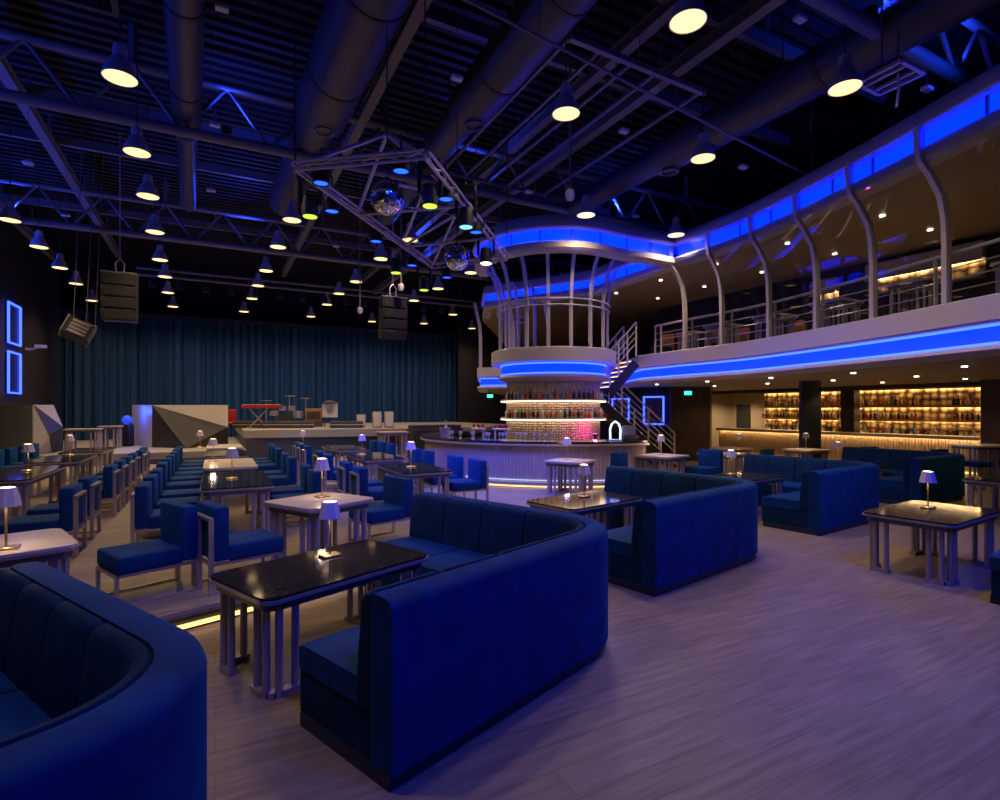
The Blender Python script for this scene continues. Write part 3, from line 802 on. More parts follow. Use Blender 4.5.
# rear posts left of the ring
for k, (x, y) in enumerate(((-.72,20.15), (.5,19.6), (1.7,19.05))):
    f = MB(); pr = [(0,FZ),(0,4.5),(-.03,4.9),(-.12,5.3),(-.2,5.7)]
    f.sweep([[Vector((x+a-.06,y-.05+a,z)), Vector((x+a+.06,y-.05+a,z)), Vector((x+a+.06,y+.05+a,z)), Vector((x+a-.06,y+.05+a,z))] for a, z in pr])
    tag(f.build('rear_post', M['white'], ang=25), 'bent pale post on the rear balcony, ' + ORD[k] + ' from its left end', 'post', 'posts of the rear balcony')

# upper lounge: back wall, lit display, tables and lamps
struct(MB().prism([q[:2] for q in (uv(-3,14.9), uv(15.5,14.9), uv(15.5,15.1), uv(-3,15.1))], FZ-.02, UZ).build('wall_upper_lounge', M['wall'], smooth=False))
def display(name, s0, s1, t, z0, z1, label):
    o = thing(name, label, 'display shelf')
    MB().prism([q[:2] for q in (uv(s0,t), uv(s1,t), uv(s1,t-.05), uv(s0,t-.05))], z0, z1).build('tile_panel', M['scales'], o, smooth=False)
    for z in (z0, z1):
        MB().prism([q[:2] for q in (uv(s0,t), uv(s1,t), uv(s1,t-.22), uv(s0,t-.22))], z-.015, z+.015).build('shelf', M['ledge'], o, smooth=False)
    MB().prism([q[:2] for q in (uv(s0,t-.20), uv(s1,t-.20), uv(s1,t-.22), uv(s0,t-.22))], z1-.06, z1).build('shelf_lip', M['ledge'], o, smooth=False)
    MB().prism([q[:2] for q in (uv(s0+.05,t-.08), uv(s1-.05,t-.08), uv(s1-.05,t-.12), uv(s0+.05,t-.12))], z1-.035, z1-.016).build('shelf_light', M['backled'], o, smooth=False)
    MB().prism([q[:2] for q in (uv(s0,t), uv(s1,t), uv(s1,t-.2), uv(s0,t-.2))], z1+.016, z1+.36).build('header', M['soffit'], o, smooth=False)
    return o
display('upper_display', 5.6, 8.0, 14.88, 4.72, 5.12, 'gold lit display wall of the upper lounge, right of the posts')
display('upper_display', 8.75, 9.45, 14.88, 4.55, 5.0, 'small gold lit display of the upper lounge, left of the large one')
k = 0
for s, t in ((5.2,11.2),(6.9,11.6),(8.6,12.0),(10.2,12.1),(11.6,12.5),(3.6,11.0)):
    table('u', uv(s, t), ang(V), .8, .75, .72, 'marble', 'pale table of the upper lounge, ' + ['second','third','fourth','fifth','farthest','nearest'][k] + ' along the balcony', FZ-.02); k += 1
def armchair(p, rz, m, label, z):
    t = thing('lounge_chair', label, 'chair', (p[0],p[1],z), rz)
    MB().rbox(-.26,.26,-.2,.28,.3,.44,.04,2).build('seat', M['velvet_d'], t)
    MB().rbox(-.24,.24,-.3,-.2,.34,.86,.045,2).build('backrest', M[m], t)
    for x in (-.22,.22):
        for y in (-.25,.24): MB().bar((x,y,0),(x,y,.32),.03,.03).build('leg', M['champ'], t, smooth=False)
for k, (px, py) in enumerate(((662,331),(709,325),(736,320),(790,311))):
    c = at(px, py, FZ+.62) if False else atY(px, py, (17.2,16.4,15.9,14.6)[k])
    armchair((c.x, c.y), face(-V), 'orange', 'orange backed chair on the balcony, ' + ORD[k] + ' from the left', FZ-.02)

# downlights of the upper ceiling and lower soffit
k = 0
dl = bpy.data.meshes.new('x')
dm = MB().lathe([(0,0),(.03,0),(.04,-.010),(.048,-.010),(.048,.01),(0,.01)], 14).build('d', [M['downlight']]); dme = dm.data; bpy.data.objects.remove(dm)
def downlight(p, lb, grp):
    o = bpy.data.objects.new('downlight', dme); COL.objects.link(o); o.location = p; tag(o, lb, 'downlight', grp)
UPD = []
for s in (4,6,8,10,12,14):
    for t in (11.6,13.4):
        downlight(uv(s,t,UZ-.0105), 'small round downlight in the upper lounge ceiling', 'downlights of the upper lounge'); UPD.append(uv(s,t,UZ-.1))
LOD = []
for s in (5,7,9,11,13,15,17):
    for t in (12.4,15.0,17.4):
        q = uv(s,t,2.609)
        if q.y < 19 and not (q.x < 4.4 and q.y > 14): downlight(q, 'small round downlight in the soffit below the balcony', 'downlights below the balcony'); LOD.append(uv(s,t,2.5))

# ------------------------------------------------------------------ staircase
def flight(name, a, b_, width, n, label):
    a = Vector(a); b_ = Vector(b_); d = Vector((b_.x-a.x, b_.y-a.y, 0)); L = d.length; d.normalize(); nrm = Vector((-d.y, d.x, 0))
    o = thing(name, label, 'staircase')
    for k in range(n):
        f_ = (k+.5)/n; z = a.z + (b_.z-a.z)*(k+1)/n; c = a.lerp(b_, f_); c.z = z
        w = L/n*.55
        f = MB(); q = [c-d*w-nrm*width/2, c+d*w-nrm*width/2, c+d*w+nrm*width/2, c-d*w+nrm*width/2]
        f.prism([p[:2] for p in q], z-.04, z); tr_ = f.build('tread', M['champ'], o, smooth=False)
        e = c - d*w if b_.z > a.z else c + d*w
        MB().bar(e-nrm*width/2.1+Vector((0,0,-.05)), e+nrm*width/2.1+Vector((0,0,-.05)), .025, .02).build('tread_light', M['gold'], tr_, smooth=False)
    for sgn in (-1, 1):
        off = nrm*sgn*(width/2+.02)
        MB().bar(a+off+Vector((0,0,-.24)), b_+off+Vector((0,0,-.24)), .04, .26).build('stringer', M['blackm'], o, smooth=False)
        for h in (.9,.68,.50,.32):
            MB().tube(a+off+Vector((0,0,h)), b_+off+Vector((0,0,h)), .026 if h == .9 else .014, 8).build('handrail' if h == .9 else 'rail', M['white'], o)
        for k in range(4):
            c = a.lerp(b_, k/3)+off; MB().bar(c+Vector((0,0,-.05)), c+Vector((0,0,.9)), .05, .03).build('baluster', M['white'], o, smooth=False)
flight('staircase', (3.75,15.75,FZ), (2.98,15.6,2.5), .8, 6, 'short upper stairs from the balcony down behind the bar tower')
flight('staircase', (2.75,16.9,2.45), (5.35,17.5,PZ), .9, 12, 'lower staircase with metal rails descending right of the bar tower')
struct(MB().box(2.0,3.0,15.9,17.4,2.35,2.45).build('stair_landing', M['blackm'], smooth=False))
struct(MB().box(2.2,2.36,16.9,17.06,PZ,2.35).build('landing_post', M['blackm'], smooth=False))

# ------------------------------------------------------------------ under the balcony: right bar, columns, walls
c = atY(810, 400, 15.4)
struct(MB().rbox(c.x-.27,c.x+.27,c.y-.1,c.y+.1,0,2.62,.02,1).build('column_dark', M['blackm'], smooth=False))
q = uv(13.0, 18.75)
struct(MB().prism([p[:2] for p in (uv(10.9,19.35),uv(11.35,19.35),uv(11.35,19.7),uv(10.9,19.7))], 0, 2.62).build('column_brown', M['brown'], smooth=False))
struct(MB().prism([p[:2] for p in (uv(6.5,18.5),uv(7.1,18.5),uv(7.1,20.9),uv(6.5,20.9))], 0, 2.62).build('wall_bar_end', M['brown'], smooth=False))
struct(MB().prism([p[:2] for p in (uv(7.1,19.4),uv(19.5,19.4),uv(19.5,19.6),uv(7.1,19.6))], 2.5, 2.62).build('bar_header', M['brown'], smooth=False))
o = thing('back_bar_counter', 'long straight bar counter with light wooden slats below the balcony', 'bar counter')
MB().prism([p[:2] for p in (uv(7.14,18.55),uv(16.0,18.55),uv(16.0,19.2),uv(7.14,19.2))], 1.0, 1.05).build('counter_top', M['ledge'], o, smooth=False)
f = MB(); s = 7.16
while s < 15.95:
    f.prism([p[:2] for p in (uv(s,18.7),uv(s+.055,18.7),uv(s+.055,18.75),uv(s,18.75))], .1, 1.0); s += .085
f.prism([p[:2] for p in (uv(7.16,18.74),uv(15.98,18.74),uv(15.98,19.1),uv(7.16,19.1))], 0, 1.0)
f.build('slat_front', M['slat'], o, smooth=False)
MB().prism([p[:2] for p in (uv(7.14,18.55),uv(16.0,18.55),uv(16.0,18.57),uv(7.14,18.57))], .955, 1.0).build('counter_lip', M['ledge'], o, smooth=False)
MB().prism([p[:2] for p in (uv(7.2,18.63),uv(15.9,18.63),uv(15.9,18.66),uv(7.2,18.66))], .975, .998).build('counter_light', M['backled'], o, smooth=False)
MB().prism([p[:2] for p in (uv(7.2,18.66),uv(15.9,18.66),uv(15.9,18.69),uv(7.2,18.69))], .02, .06).build('foot_light', M['gold'], o, smooth=False)
o = thing('back_bar_shelving', 'gold tiled wall of lit bottle shelves behind the straight bar', 'shelving')
MB().prism([p[:2] for p in (uv(7.12,20.4),uv(15.1,20.4),uv(15.1,20.6),uv(7.12,20.6))], 0, 2.6).build('tile_panel', M['scales'], o, smooth=False)
MB().prism([p[:2] for p in (uv(7.12,19.9),uv(15.1,19.9),uv(15.1,20.4),uv(7.12,20.4))], 0, .98).build('back_cabinet', M['brown'], o, smooth=False)
for z in (1.48, 1.93, 2.52):
    MB().prism([p[:2] for p in (uv(7.14,20.1),uv(15.1,20.1),uv(15.1,20.4),uv(7.14,20.4))], z-.02, z).build('shelf', M['ledge'], o, smooth=False)
    MB().prism([p[:2] for p in (uv(7.14,20.08),uv(15.1,20.08),uv(15.1,20.10),uv(7.14,20.10))], z-.055, z+.004).build('shelf_lip', M['ledge'], o, smooth=False)
    MB().prism([p[:2] for p in (uv(7.14,20.32),uv(15.1,20.32),uv(15.1,20.36),uv(7.14,20.36))], z-.042, z-.02).build('shelf_light', M['backled'], o, smooth=False)
for z, nm, wts, st in ((.98,'counter',(2,3,2,2,1,1),.19),(1.48,'middle shelf',(4,1,1,4,2,0),.125),(1.93,'top shelf',(4,3,1,2,2,0),.125)):
    s = 7.3; k = 0
    while s < 15.0:
        if abs(s-8.9) > .45 or z < 1:
            i = rng.choices(range(6), wts)[0]
            bottle(uv(s, 20.17 if z > 1 else 20.05, z), i, BOTN[i] + ' bottle on the ' + nm + ' of the gold tiled back bar', 'bottles on the ' + nm + ' of the back bar', rng.uniform(.8,1.12))
        s += st + rng.uniform(-.015,.015)
# walls beneath the balcony, left of the bar
def panel(name, s0, t0, s1, t1, z0, z1, m, th=.1):
    a = uv(s0,t0); c = uv(s1,t1); d = (c-a).normalized(); n = Vector((-d.y,d.x,0))*th
    return struct(MB().prism([a[:2],c[:2],(c+n)[:2],(a+n)[:2]], z0, z1).build(name, M[m], smooth=False))
def pan(name, pxa, Ya, pxb, Yb, z0, z1, m, th=.12):
    a = Vector(((pxa-500)/F*Ya, Ya, 0)); c = Vector(((pxb-500)/F*Yb, Yb, 0)); d = (c-a).normalized(); n = Vector((-d.y,d.x,0))*th
    return struct(MB().prism([a[:2],c[:2],(c+n)[:2],(a+n)[:2]], z0, z1).build(name, M[m], smooth=False)), a, c
pan('wall_under_balcony', 560, 21.0, 672, 19.2, 0, 2.62, 'wall')
pan('door_1', 671, 19.1, 710, 19.4, 0, 2.62, 'brown')
pan('wall_alcove', 710, 19.4, 712, 24.5, 0, 2.62, 'brown')
pan('wall_alcove_back', 708, 24.6, 764, 25.4, 0, 2.62, 'soffit')
struct(MB().prism([p[:2] for p in (uv(15.15,20.9),uv(17.4,20.9),uv(17.4,20.98),uv(15.15,20.98))], 0, 2.6).build('wall_alcove_side', M['soffit'], smooth=False))
struct(MB().prism([p[:2] for p in (uv(16.15,20.84),uv(16.85,20.84),uv(16.85,20.9),uv(16.15,20.9))], 0, 2.05).build('door_2', M['blackm'], smooth=False))
# neon frames
def neon(c, right, w, h, label):
    c = Vector(c); r_ = Vector(right).normalized(); up = Vector((0,0,1)); n = r_.cross(up)
    if n.dot(c) < 0: n = -n
    o = thing('neon_frame', label, 'neon light', c, 0, 'blue neon frames')
    q = [-r_*w/2-up*h/2, r_*w/2-up*h/2, r_*w/2+up*h/2, -r_*w/2+up*h/2]
    f = MB()
    for i in range(4): f.bar(q[i]-(q[(i+1)%4]-q[i]).normalized()*.025, q[(i+1)%4]+(q[(i+1)%4]-q[i]).normalized()*.025, .05, .05)
    f.build('tube_frame', M['neon'], o, smooth=False)
    f = MB(); f.prism([(r_*(-w/2)+n*.03)[:2], (r_*(w/2)+n*.03)[:2], (r_*(w/2)+n*.05)[:2], (r_*(-w/2)+n*.05)[:2]], -h/2, h/2).build('back_panel', mat('neon_back_'+str(len(bpy.data.materials)), (.02,.02,.05), .4), o, smooth=False)
rt = Vector(((672-500)/F*19.2-(560-500)/F*21.0, 19.2-21.0, 0)).normalized(); nn_ = Vector((rt.y,-rt.x,0))*.08
ptA = lambda px: Vector((60/F*21.0, 21.0, 0)) + rt*((lambda k: k)( ( (px-500)/F*21.0 - 60/F*21.0) / (rt.x - (px-500)/F*rt.y) ))
for px, y0, y1, w, lb in ((654,397,424,.68,'blue neon rectangle on the dark wall right of the stair rails'), (621,399,419,.60,'blue neon rectangle seen through the lower stair rails')):
    c = ptA(px); Yc = c.y; z1 = HC-(y0-HY)/F*Yc; z0 = HC-(y1-HY)/F*Yc
    neon(c + nn_ + Vector((0,0,(z0+z1)/2)), rt, w, z1-z0, lb)
for y0, y1, lb in ((305,344,'upper blue neon rectangle high on the left wall'), (353,393,'lower blue neon rectangle on the left wall')):
    tt = WL+.09
    def wall_at(px):
        k = (px-500)/F; return uv((tt*V.x - k*tt*V.y)/(k*U.y - U.x), tt)
    ca, cb = wall_at(8.5), wall_at(20.5); c = (ca+cb)/2
    z1 = HC-(y0-HY)/F*c.y; z0 = HC-(y1-HY)/F*c.y
    neon(c + Vector((0,0,(z0+z1)/2)), U, (cb-ca).length, z1-z0, lb)
# CCTV camera on the left wall
kx = (25-500)/F; s = ((WL)*V.x - kx*(WL)*V.y)/(kx*U.y - U.x); c = uv(s, WL, 0); c.z = HC-(349-HY)/F*c.y
o = thing('security_camera', 'white security camera on a bracket between the neon rectangles', 'camera', c + V*.01, RB)
MB().tube((0.0,0,0),(.2,0,0),.045).tube((.18,0,0),(.34,0,.06),.03).build('bracket', M['whitep'], o)
MB().rbox(.26,.62,-.08,.08,.05,.18,.03,2).build('body', M['whitep'], o)
# exit signs
def exit_sign(px, py, Y, label):
    c = atY(px, py, Y); o = thing('exit_sign', label, 'exit sign', c); o.scale = (.68,.68,.68)
    MB().rbox(-.17,.17,-.03,.03,-.09,.09,.01,1).build('housing', M['green'], o)
    f = MB(); f.rbox(-.09,-.05,-.036,-.029,-.05,.03,.003,1); f.lathe([(0,-.02),(.018,0),(0,.02)],8,c=(-.06,-.033,.055)); f.bar((-.01,-.034,0),(.11,-.034,0),.006,.02); f.bar((.06,-.034,.045),(.115,-.034,0),.006,.02); f.bar((.06,-.034,-.045),(.115,-.034,0),.006,.02)
    f.build('pictogram', M['whitep'], o, smooth=False)
    MB().tube((0,0,.09),(0,0,(2.62-c.z)/.68),.01,6).build('hanger', M['blackm'], o)
exit_sign(688, 393, 17.5, 'green exit sign hanging below the balcony')
exit_sign(490, 396, 21.5, 'small green exit sign left of the bottle tower')

# ------------------------------------------------------------------ stage
SZ, AZ = 1.12, .5
struct(MB().prism([p[:2] for p in (uv(20.0,.9),uv(20.0,12.2),uv(30.9,12.2),uv(30.9,.9))], 0, SZ-.26).build('stage_base', M['stagedk'], smooth=False))
arcs = [uv(20.0-.5*math.sin(PI*k/12), .85+ (12.3-.85)*k/12) for k in range(13)]
struct(MB().prism([p[:2] for p in arcs + [uv(30.9,12.3), uv(30.9,.85)]], SZ-.26, SZ).build('stage_floor', M['stage'], smooth=False))
struct(MB().prism([p[:2] for p in (uv(19.6,WL+.02),uv(19.6,.9),uv(30.9,.9),uv(30.9,WL+.02))], 0, AZ).build('stage_apron', M['stage'], smooth=False))
struct(MB().prism([p[:2] for p in (uv(19.2,-2.6),uv(19.2,.2),uv(19.62,.2),uv(19.62,-2.6))], PZ, .34).build('stage_step', M['stagedk'], smooth=False))
# curtain
f = MB(); n = 560; SC = 29.2; t0, t1 = -5.9, 12.35
def fold(k):
    x = k/n*(t1-t0)
    return .10*math.sin(x*16.5+1.4*math.sin(x*1.7)) + .05*math.sin(x*38+2*math.sin(x*2.3)) + .05*math.sin(x*7.1)
sts = [[uv(SC+fold(k), t0+(t1-t0)*k/n, z) for z in (.52, 3.0, 6.0)] + [uv(SC+fold(k)+.04, t0+(t1-t0)*k/n, z) for z in (6.0, 3.0, .52)] for k in range(n+1)]
o = f.sweep(sts).build('stage_curtain', M['curtain'], ang=80); tag(o, 'tall teal pleated curtain across the back of the stage', 'curtain')
o = MB().bar(uv(SC,-6.0,6.08), uv(SC,12.4,6.08), .12, .16).build('curtain_track', M['blackm'], smooth=False); tag(o, 'dark horizontal track carrying the stage curtain', 'curtain track')
struct(MB().prism([p[:2] for p in (uv(28.6,WL),uv(28.6,-5.75),uv(28.75,-5.75),uv(28.75,WL))], 0, CZ).build('wall_wing_left', M['black'], smooth=False))
struct(MB().prism([p[:2] for p in (uv(28.4,12.2),uv(28.4,16.5),uv(28.6,16.5),uv(28.6,12.2))], 0, CZ).build('wall_wing_right', M['wall'], smooth=False))

# faceted panels: wedges with tilted faces, light and shade put into their tones
def facet(label, P, F_, mats, name='faceted_panel'):
    o = thing(name, label, 'panel')
    for fc, m in zip(F_, mats):
        pts = [P[i] for i in fc]; c = sum(pts, Vector())/len(pts)
        f = MB(); nrm = (pts[1]-pts[0]).cross(pts[2]-pts[0]).normalized()
        if nrm.y > 0: nrm = -nrm
        f.add([p for p in pts]+[p - nrm*.04 for p in pts], [tuple(range(len(pts))), tuple(reversed(range(len(pts), 2*len(pts))))] + [(i, (i+1)%len(pts), len(pts)+(i+1)%len(pts), len(pts)+i) for i in range(len(pts))])
        f.build('facet', M[m], o, smooth=False)
    return o
def up_(px, py, Y): return atY(px, py, Y)
Yp = 19.0
P = [up_(152,405,Yp), up_(228,405,Yp+.9), up_(228,427,Yp+.75), up_(228,443.5,Yp+.9), up_(186,443.5,Yp-.55), up_(152,446,Yp), up_(132,405,Yp+1.6), up_(132,443,Yp+1.6), up_(155.5,406.5,Yp-.02), up_(168,434,Yp-.1)]
for i in (3,4,5,7): P[i].z = AZ+.002
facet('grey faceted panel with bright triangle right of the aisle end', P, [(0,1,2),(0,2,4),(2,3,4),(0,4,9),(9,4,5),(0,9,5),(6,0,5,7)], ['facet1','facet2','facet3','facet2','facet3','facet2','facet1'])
Yq = 15.8
P = [up_(0,405,Yq+.45), up_(32,405,Yq), up_(32,441,Yq), up_(0,441,Yq+.45), up_(52,405,Yq+1.2), up_(61.5,427,Yq+1.6), up_(50,441,Yq+.7), up_(48,437,Yq+.3), up_(62,441,Yq+1.6)]
for i in (2,3,6,8): P[i].z = AZ+.002
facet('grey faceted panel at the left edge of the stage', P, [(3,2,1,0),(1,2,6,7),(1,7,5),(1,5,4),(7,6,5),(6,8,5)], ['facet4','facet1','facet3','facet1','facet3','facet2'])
# blue emblem on a pedestal
c = up_(127, 440, 19.6); c.z = AZ
o = thing('pedestal', 'black pedestal with a small blue glowing ball between the faceted panels', 'pedestal', c)
MB().rbox(-.16,.16,-.16,.16,0,.78,.01,1).build('column', M['black'], o)
MB().lathe([(0,0),(.1,.03),(.17,.12),(.17,.2),(.1,.3),(0,.33)], 16, c=(0,0,.78)).build('ball', emit_mat('blue_ball', (.02,.08,1), .8), o)

# stage instruments
def on_stage(px, Y): return Vector(((px-500)/F*Y, Y, SZ))
o = thing('keyboard', 'red keyboard on a crossed stand at the left of the band gear', 'keyboard', on_stage(262, 20.6), .25)
MB().rbox(-.7,.7,-.18,.18,.74,.88,.02,1).build('body', M['red'], o)
MB().rbox(-.64,.64,-.18,.02,.88,.895,.004,1).build('keys', M['whitep'], o)
MB().bar((-.45,0,0),(.2,0,.74),.05,.05).bar((.2,0,0),(-.45,0,.74),.05,.05).bar((-.5,-.15,.02),(-.5,.15,.02),.04,.04).build('stand', M['champ'], o, smooth=False)
o = thing('drum_kit', 'drum kit with cymbals in the middle of the stage', 'drum kit', on_stage(286, 22.0), .3)
for x, y, z, r, h in ((0,0,.3,.29,.4),(-.45,.1,.55,.18,.2),(.45,.1,.5,.2,.28),(-.15,.25,.75,.15,.2),(.2,.25,.75,.15,.2)):
    if r == .29: MB().tube((x,-h/2,z),(x,h/2,z),r,20).build('drum', M['facet2'], o)
    else: MB().tube((x,y,z-h/2),(x,y,z+h/2),r,18).build('drum', M['champ'], o)
for x, y, z in ((-.75,.1,1.05),(.75,.1,1.15),(.1,.5,1.25)):
    MB().lathe([(0,.03),(.05,.03),(.24,0),(.24,-.006),(0,-.006)], 20, c=(x,y,z)).build('cymbal', M['brass'], o); MB().tube((x,y,0),(x,y,z),.014,6).build('cymbal_stand', M['chrome'], o)
o = thing('guitar_amplifier', 'orange guitar amplifier on a stage case', 'amplifier', on_stage(314, 22.2), .2)
MB().rbox(-.33,.33,-.15,.15,0,.25,.02,1).build('case', M['brown'], o); MB().rbox(-.3,.3,-.14,.14,.25,.74,.02,1).build('cabinet', M['orange'], o); MB().rbox(-.26,.26,-.155,-.13,.3,.62,.01,1).build('grille', M['brown'], o)
o = thing('drum_poster', 'white square drum front with golden star burst on a stand', 'drum', on_stage(330, 22.2), .2)
MB().rbox(-.3,.3,-.06,.06,.38,.95,.01,1).build('board', M['whitep'], o)
f = MB()
star = [((.2 if k % 2 == 0 else .08)*math.cos(PI*k/8), (.2 if k % 2 == 0 else .08)*math.sin(PI*k/8)) for k in range(16)]
f.prism(star, .0, .02, Matrix.Translation((0,-.062,.67)) @ Matrix.Rotation(PI/2, 4, 'X')).build('star_burst', M['brass'], o, smooth=False)
MB().bar((-.22,0,0),(-.22,0,.4),.05,.05).bar((.22,0,0),(.22,0,.4),.05,.05).bar((-.28,0,.2),(.28,0,.2),.04,.04).build('stand', M['blackm'], o, smooth=False)
MB().lathe([(0,.1),(.2,.06),(.3,0),(0,0)], 18, c=(0,0,.98)).build('cover', M['facet2'], o)
k = 0
for px, w in ((248,.5),(276,.45),(292,.5),(303,.4),(345,.55),(352,.4)):
    o = thing('stage_case', 'dark equipment case on the stage edge, ' + ORD[k] + ' from the left', 'case', on_stage(px, 20.7), .3, 'cases along the stage'); k += 1
    MB().rbox(-w,w,-.25,.25,0,.26,.02,1).build('body', M['brown'], o); MB().bar((-w,-.26,.13),(w,-.26,.13),.01,.03).build('latch_band', M['champ'], o, smooth=False)
k = 0
for px, Y, h, y in ((361,21.5,.5,0),(377,21.0,.62,0),(389,21.0,.62,0)):
    o = thing('stage_monitor', 'pale upright loudspeaker panel right of the band gear, ' + ORD[k] + ' from the left', 'speaker', on_stage(px, Y), .3); k += 1
    MB().rbox(-.17,.17,-.12,.12,0,h,.02,1).build('cabinet', M['stage'], o); MB().rbox(-.14,.14,-.13,-.11,.05,h-.05,.01,1).build('grille', M['whitep'], o)
o = thing('mixing_desk', 'row of black equipment racks between stage and round bar', 'equipment rack', uv(17.4, 6.6, PZ), RB)
MB().rbox(-.9,.9,-.35,.35,0,1.0,.02,1).build('body', M['black'], o); MB().rbox(-.85,.85,-.3,.3,1.0,1.12,.02,1).build('console', M['facet2'], o)
o = thing('red_stage_item', 'small red object standing right of the faceted panel', 'chair', on_stage(232.5, 20.8), .3)  # unidentified red item, built in the shape of a chair
MB().rbox(-.14,.14,-.03,.03,.2,.72,.05,2).build('backrest', M['red'], o); MB().rbox(-.16,.16,-.2,.1,.14,.22,.02,1).build('seat', M['red'], o); MB().tube((0,0,0),(0,0,.15),.1).build('foot', M['blackm'], o)

# ------------------------------------------------------------------ ceiling: trusses, ducts, pendants
def roof_truss(s, t0, t1, label, zl=7.2, zu=8.25):
    o = thing('roof_truss', label, 'truss', (0,0,0), 0, 'roof trusses')
    MB().tube(uv(s,t0,zl), uv(s,t1,zl), .105, 12).build('lower_chord', M['beam'], o)
    MB().tube(uv(s,t0,zu), uv(s,t1,zu), .085, 12).build('upper_chord', M['beam'], o)
    n = int((t1-t0)/1.5)
    for k in range(n):
        a = t0+(t1-t0)*k/n; m_ = t0+(t1-t0)*(k+.5)/n; c = t0+(t1-t0)*(k+1)/n
        MB().tube(uv(s,a,zu), uv(s,m_,zl), .04, 8).build('diagonal', M['beam'], o); MB().tube(uv(s,m_,zl), uv(s,c,zu), .04, 8).build('diagonal', M['beam'], o)
    for k in range(0, n, 3):
        a = t0+(t1-t0)*k/n; MB().bar(uv(s,a,zu), uv(s,a,CZ), .1, .1).build('hanger', M['beam'], o, smooth=False)
roof_truss(4.4, WL+.05, 13.0, 'steel roof truss crossing the upper right corner')
roof_truss(12.2, WL+.05, 16, 'long steel roof truss crossing the hall above the mirror balls')
roof_truss(20.0, WL+.05, 16, 'far steel roof truss in front of the stage')
for k, (t, r, s0, s1) in enumerate(((.6-2.0,.30,2,15.5),(1.62,.48,2,14.5),(4.6,.46,2,16.5),(8.6,.30,2,17))):
    pass
def duct(x0, y0, x1, y1, z, r, s_end, label, nozzle=True):
    a = at(x0, y0, z); c = at(x1, y1, z); d = (c-a).normalized(); a = a - d*4.0; o = thing('air_duct', label, 'duct', (0,0,0), 0, 'round air ducts')
    e = c + d*s_end; mid = c - d*.3
    f = MB(); f.tube(a, mid, r, 24); f.build('main_pipe', M['duct'], o)
    MB().tube(mid, e, r*.76, 24).build('reduced_pipe', M['duct'], o)
    for q in (.15,.5,.8):
        p = a.lerp(mid, q); MB().tube(p-d*.04, p+d*.04, r+.015, 24).build('joint_ring', M['blackm'], o)
    nz = MB(); pn = mid - d*.3 - Vector((0,0,r*.8))
    nz.lathe([(.0,.02),(.10,.0),(.17,-.04),(.19,-.12),(.17,-.12),(.15,-.05),(0,-.03)], 18, c=pn).build('nozzle', M['beam'], o)
    for q in (.1,.35,.6,.85):
        p = a.lerp(e, q); MB().tube(p+Vector((0,0,r*.7)), Vector((p.x,p.y,CZ)), .012, 5).build('hanger', M['blackm'], o)
duct(184, 0, 187, 135, 7.6, .26, 4.5, 'narrow round black duct running straight to the stage on the left')
duct(368, 0, 318, 120, 7.6, .50, 5, 'widest round black duct running towards the stage above the truss frame')
duct(548, 10, 462, 118, 7.6, .42, 6, 'round black duct right of the mirror ball truss')
duct(806, 78, 650, 165, 7.3, .36, 5, 'round black duct above the balcony cove')
# secondary beams along the hall
for k, (t, z) in enumerate(((-5.8,8.0),(-3.6,8.35),(2.9,8.3),(6.6,8.4),(7.3,7.9))):
    o = MB().bar(uv(0,t,z), uv(28,t,z), .1, .2).bar(uv(0,t,z+.11), uv(28,t,z+.11), .2, .02).bar(uv(0,t,z-.11), uv(28,t,z-.11), .2, .02)
    for s in range(1, 28, 4): o.bar(uv(s,t,z+.1), uv(s,t,CZ+.05), .05, .05)
    o = o.build('ceiling_beam', M['beam'], smooth=False); tag(o, 'dark steel beam along the hall ceiling, ' + ORD[k] + ' from the left wall', 'beam', 'long ceiling beams')
for k, s in enumerate((6.6, 8.8, 14.8, 17.2, 22.6)):
    o = MB().bar(uv(s,WL+.05,8.55), uv(s,12.8,8.55), .12, .22)
    for t in (-6,-3,0,3,6,9,12): o.bar(uv(s,t,8.6), uv(s,t,CZ+.05), .05, .05)
    o = o.build('cross_beam', M['beam'], smooth=False); tag(o, 'dark steel purlin across the hall ceiling, ' + ORD[k] + ' from the camera', 'beam', 'cross purlins of the ceiling')
# thin sprinkler pipe and track grid
o = MB().tube(at(440,-14,6.6), at(833,188,6.6), .022, 8); a = at(440,-14,6.6); c = at(833,188,6.6)
for q in (.15,.4,.65,.9):
    p = a.lerp(c, q); o.tube(p, (p.x,p.y,CZ), .006, 5)
tag(o.build('sprinkler_pipe', M['beam']), 'thin straight pipe crossing the ceiling towards the balcony cove', 'pipe')
o = thing('curtain_track_grid', 'rectangular grid of grey tracks below the ceiling right of centre', 'track grid')
a = at(570,37,7.4); c = at(705,93,7.4)
MB().bar(a, c, .09, .09).build('cross_track', M['beam'], o, smooth=False)
for q in (0,.2,.42,.6,.97):
    p = a.lerp(c, q); f = MB(); f.bar(p, p+U*5.2, .05, .05); f.tube(p+U*.4, p+U*.4+Vector((0,0,CZ-7.4)), .008, 5); f.tube(p+U*4.6, p+U*4.6+Vector((0,0,CZ-7.4)), .008, 5); f.build('track', M['beam'], o, smooth=False)
MB().bar(a+U*5.2, c+U*5.2, .07, .07).build('cross_track', M['beam'], o, smooth=False)
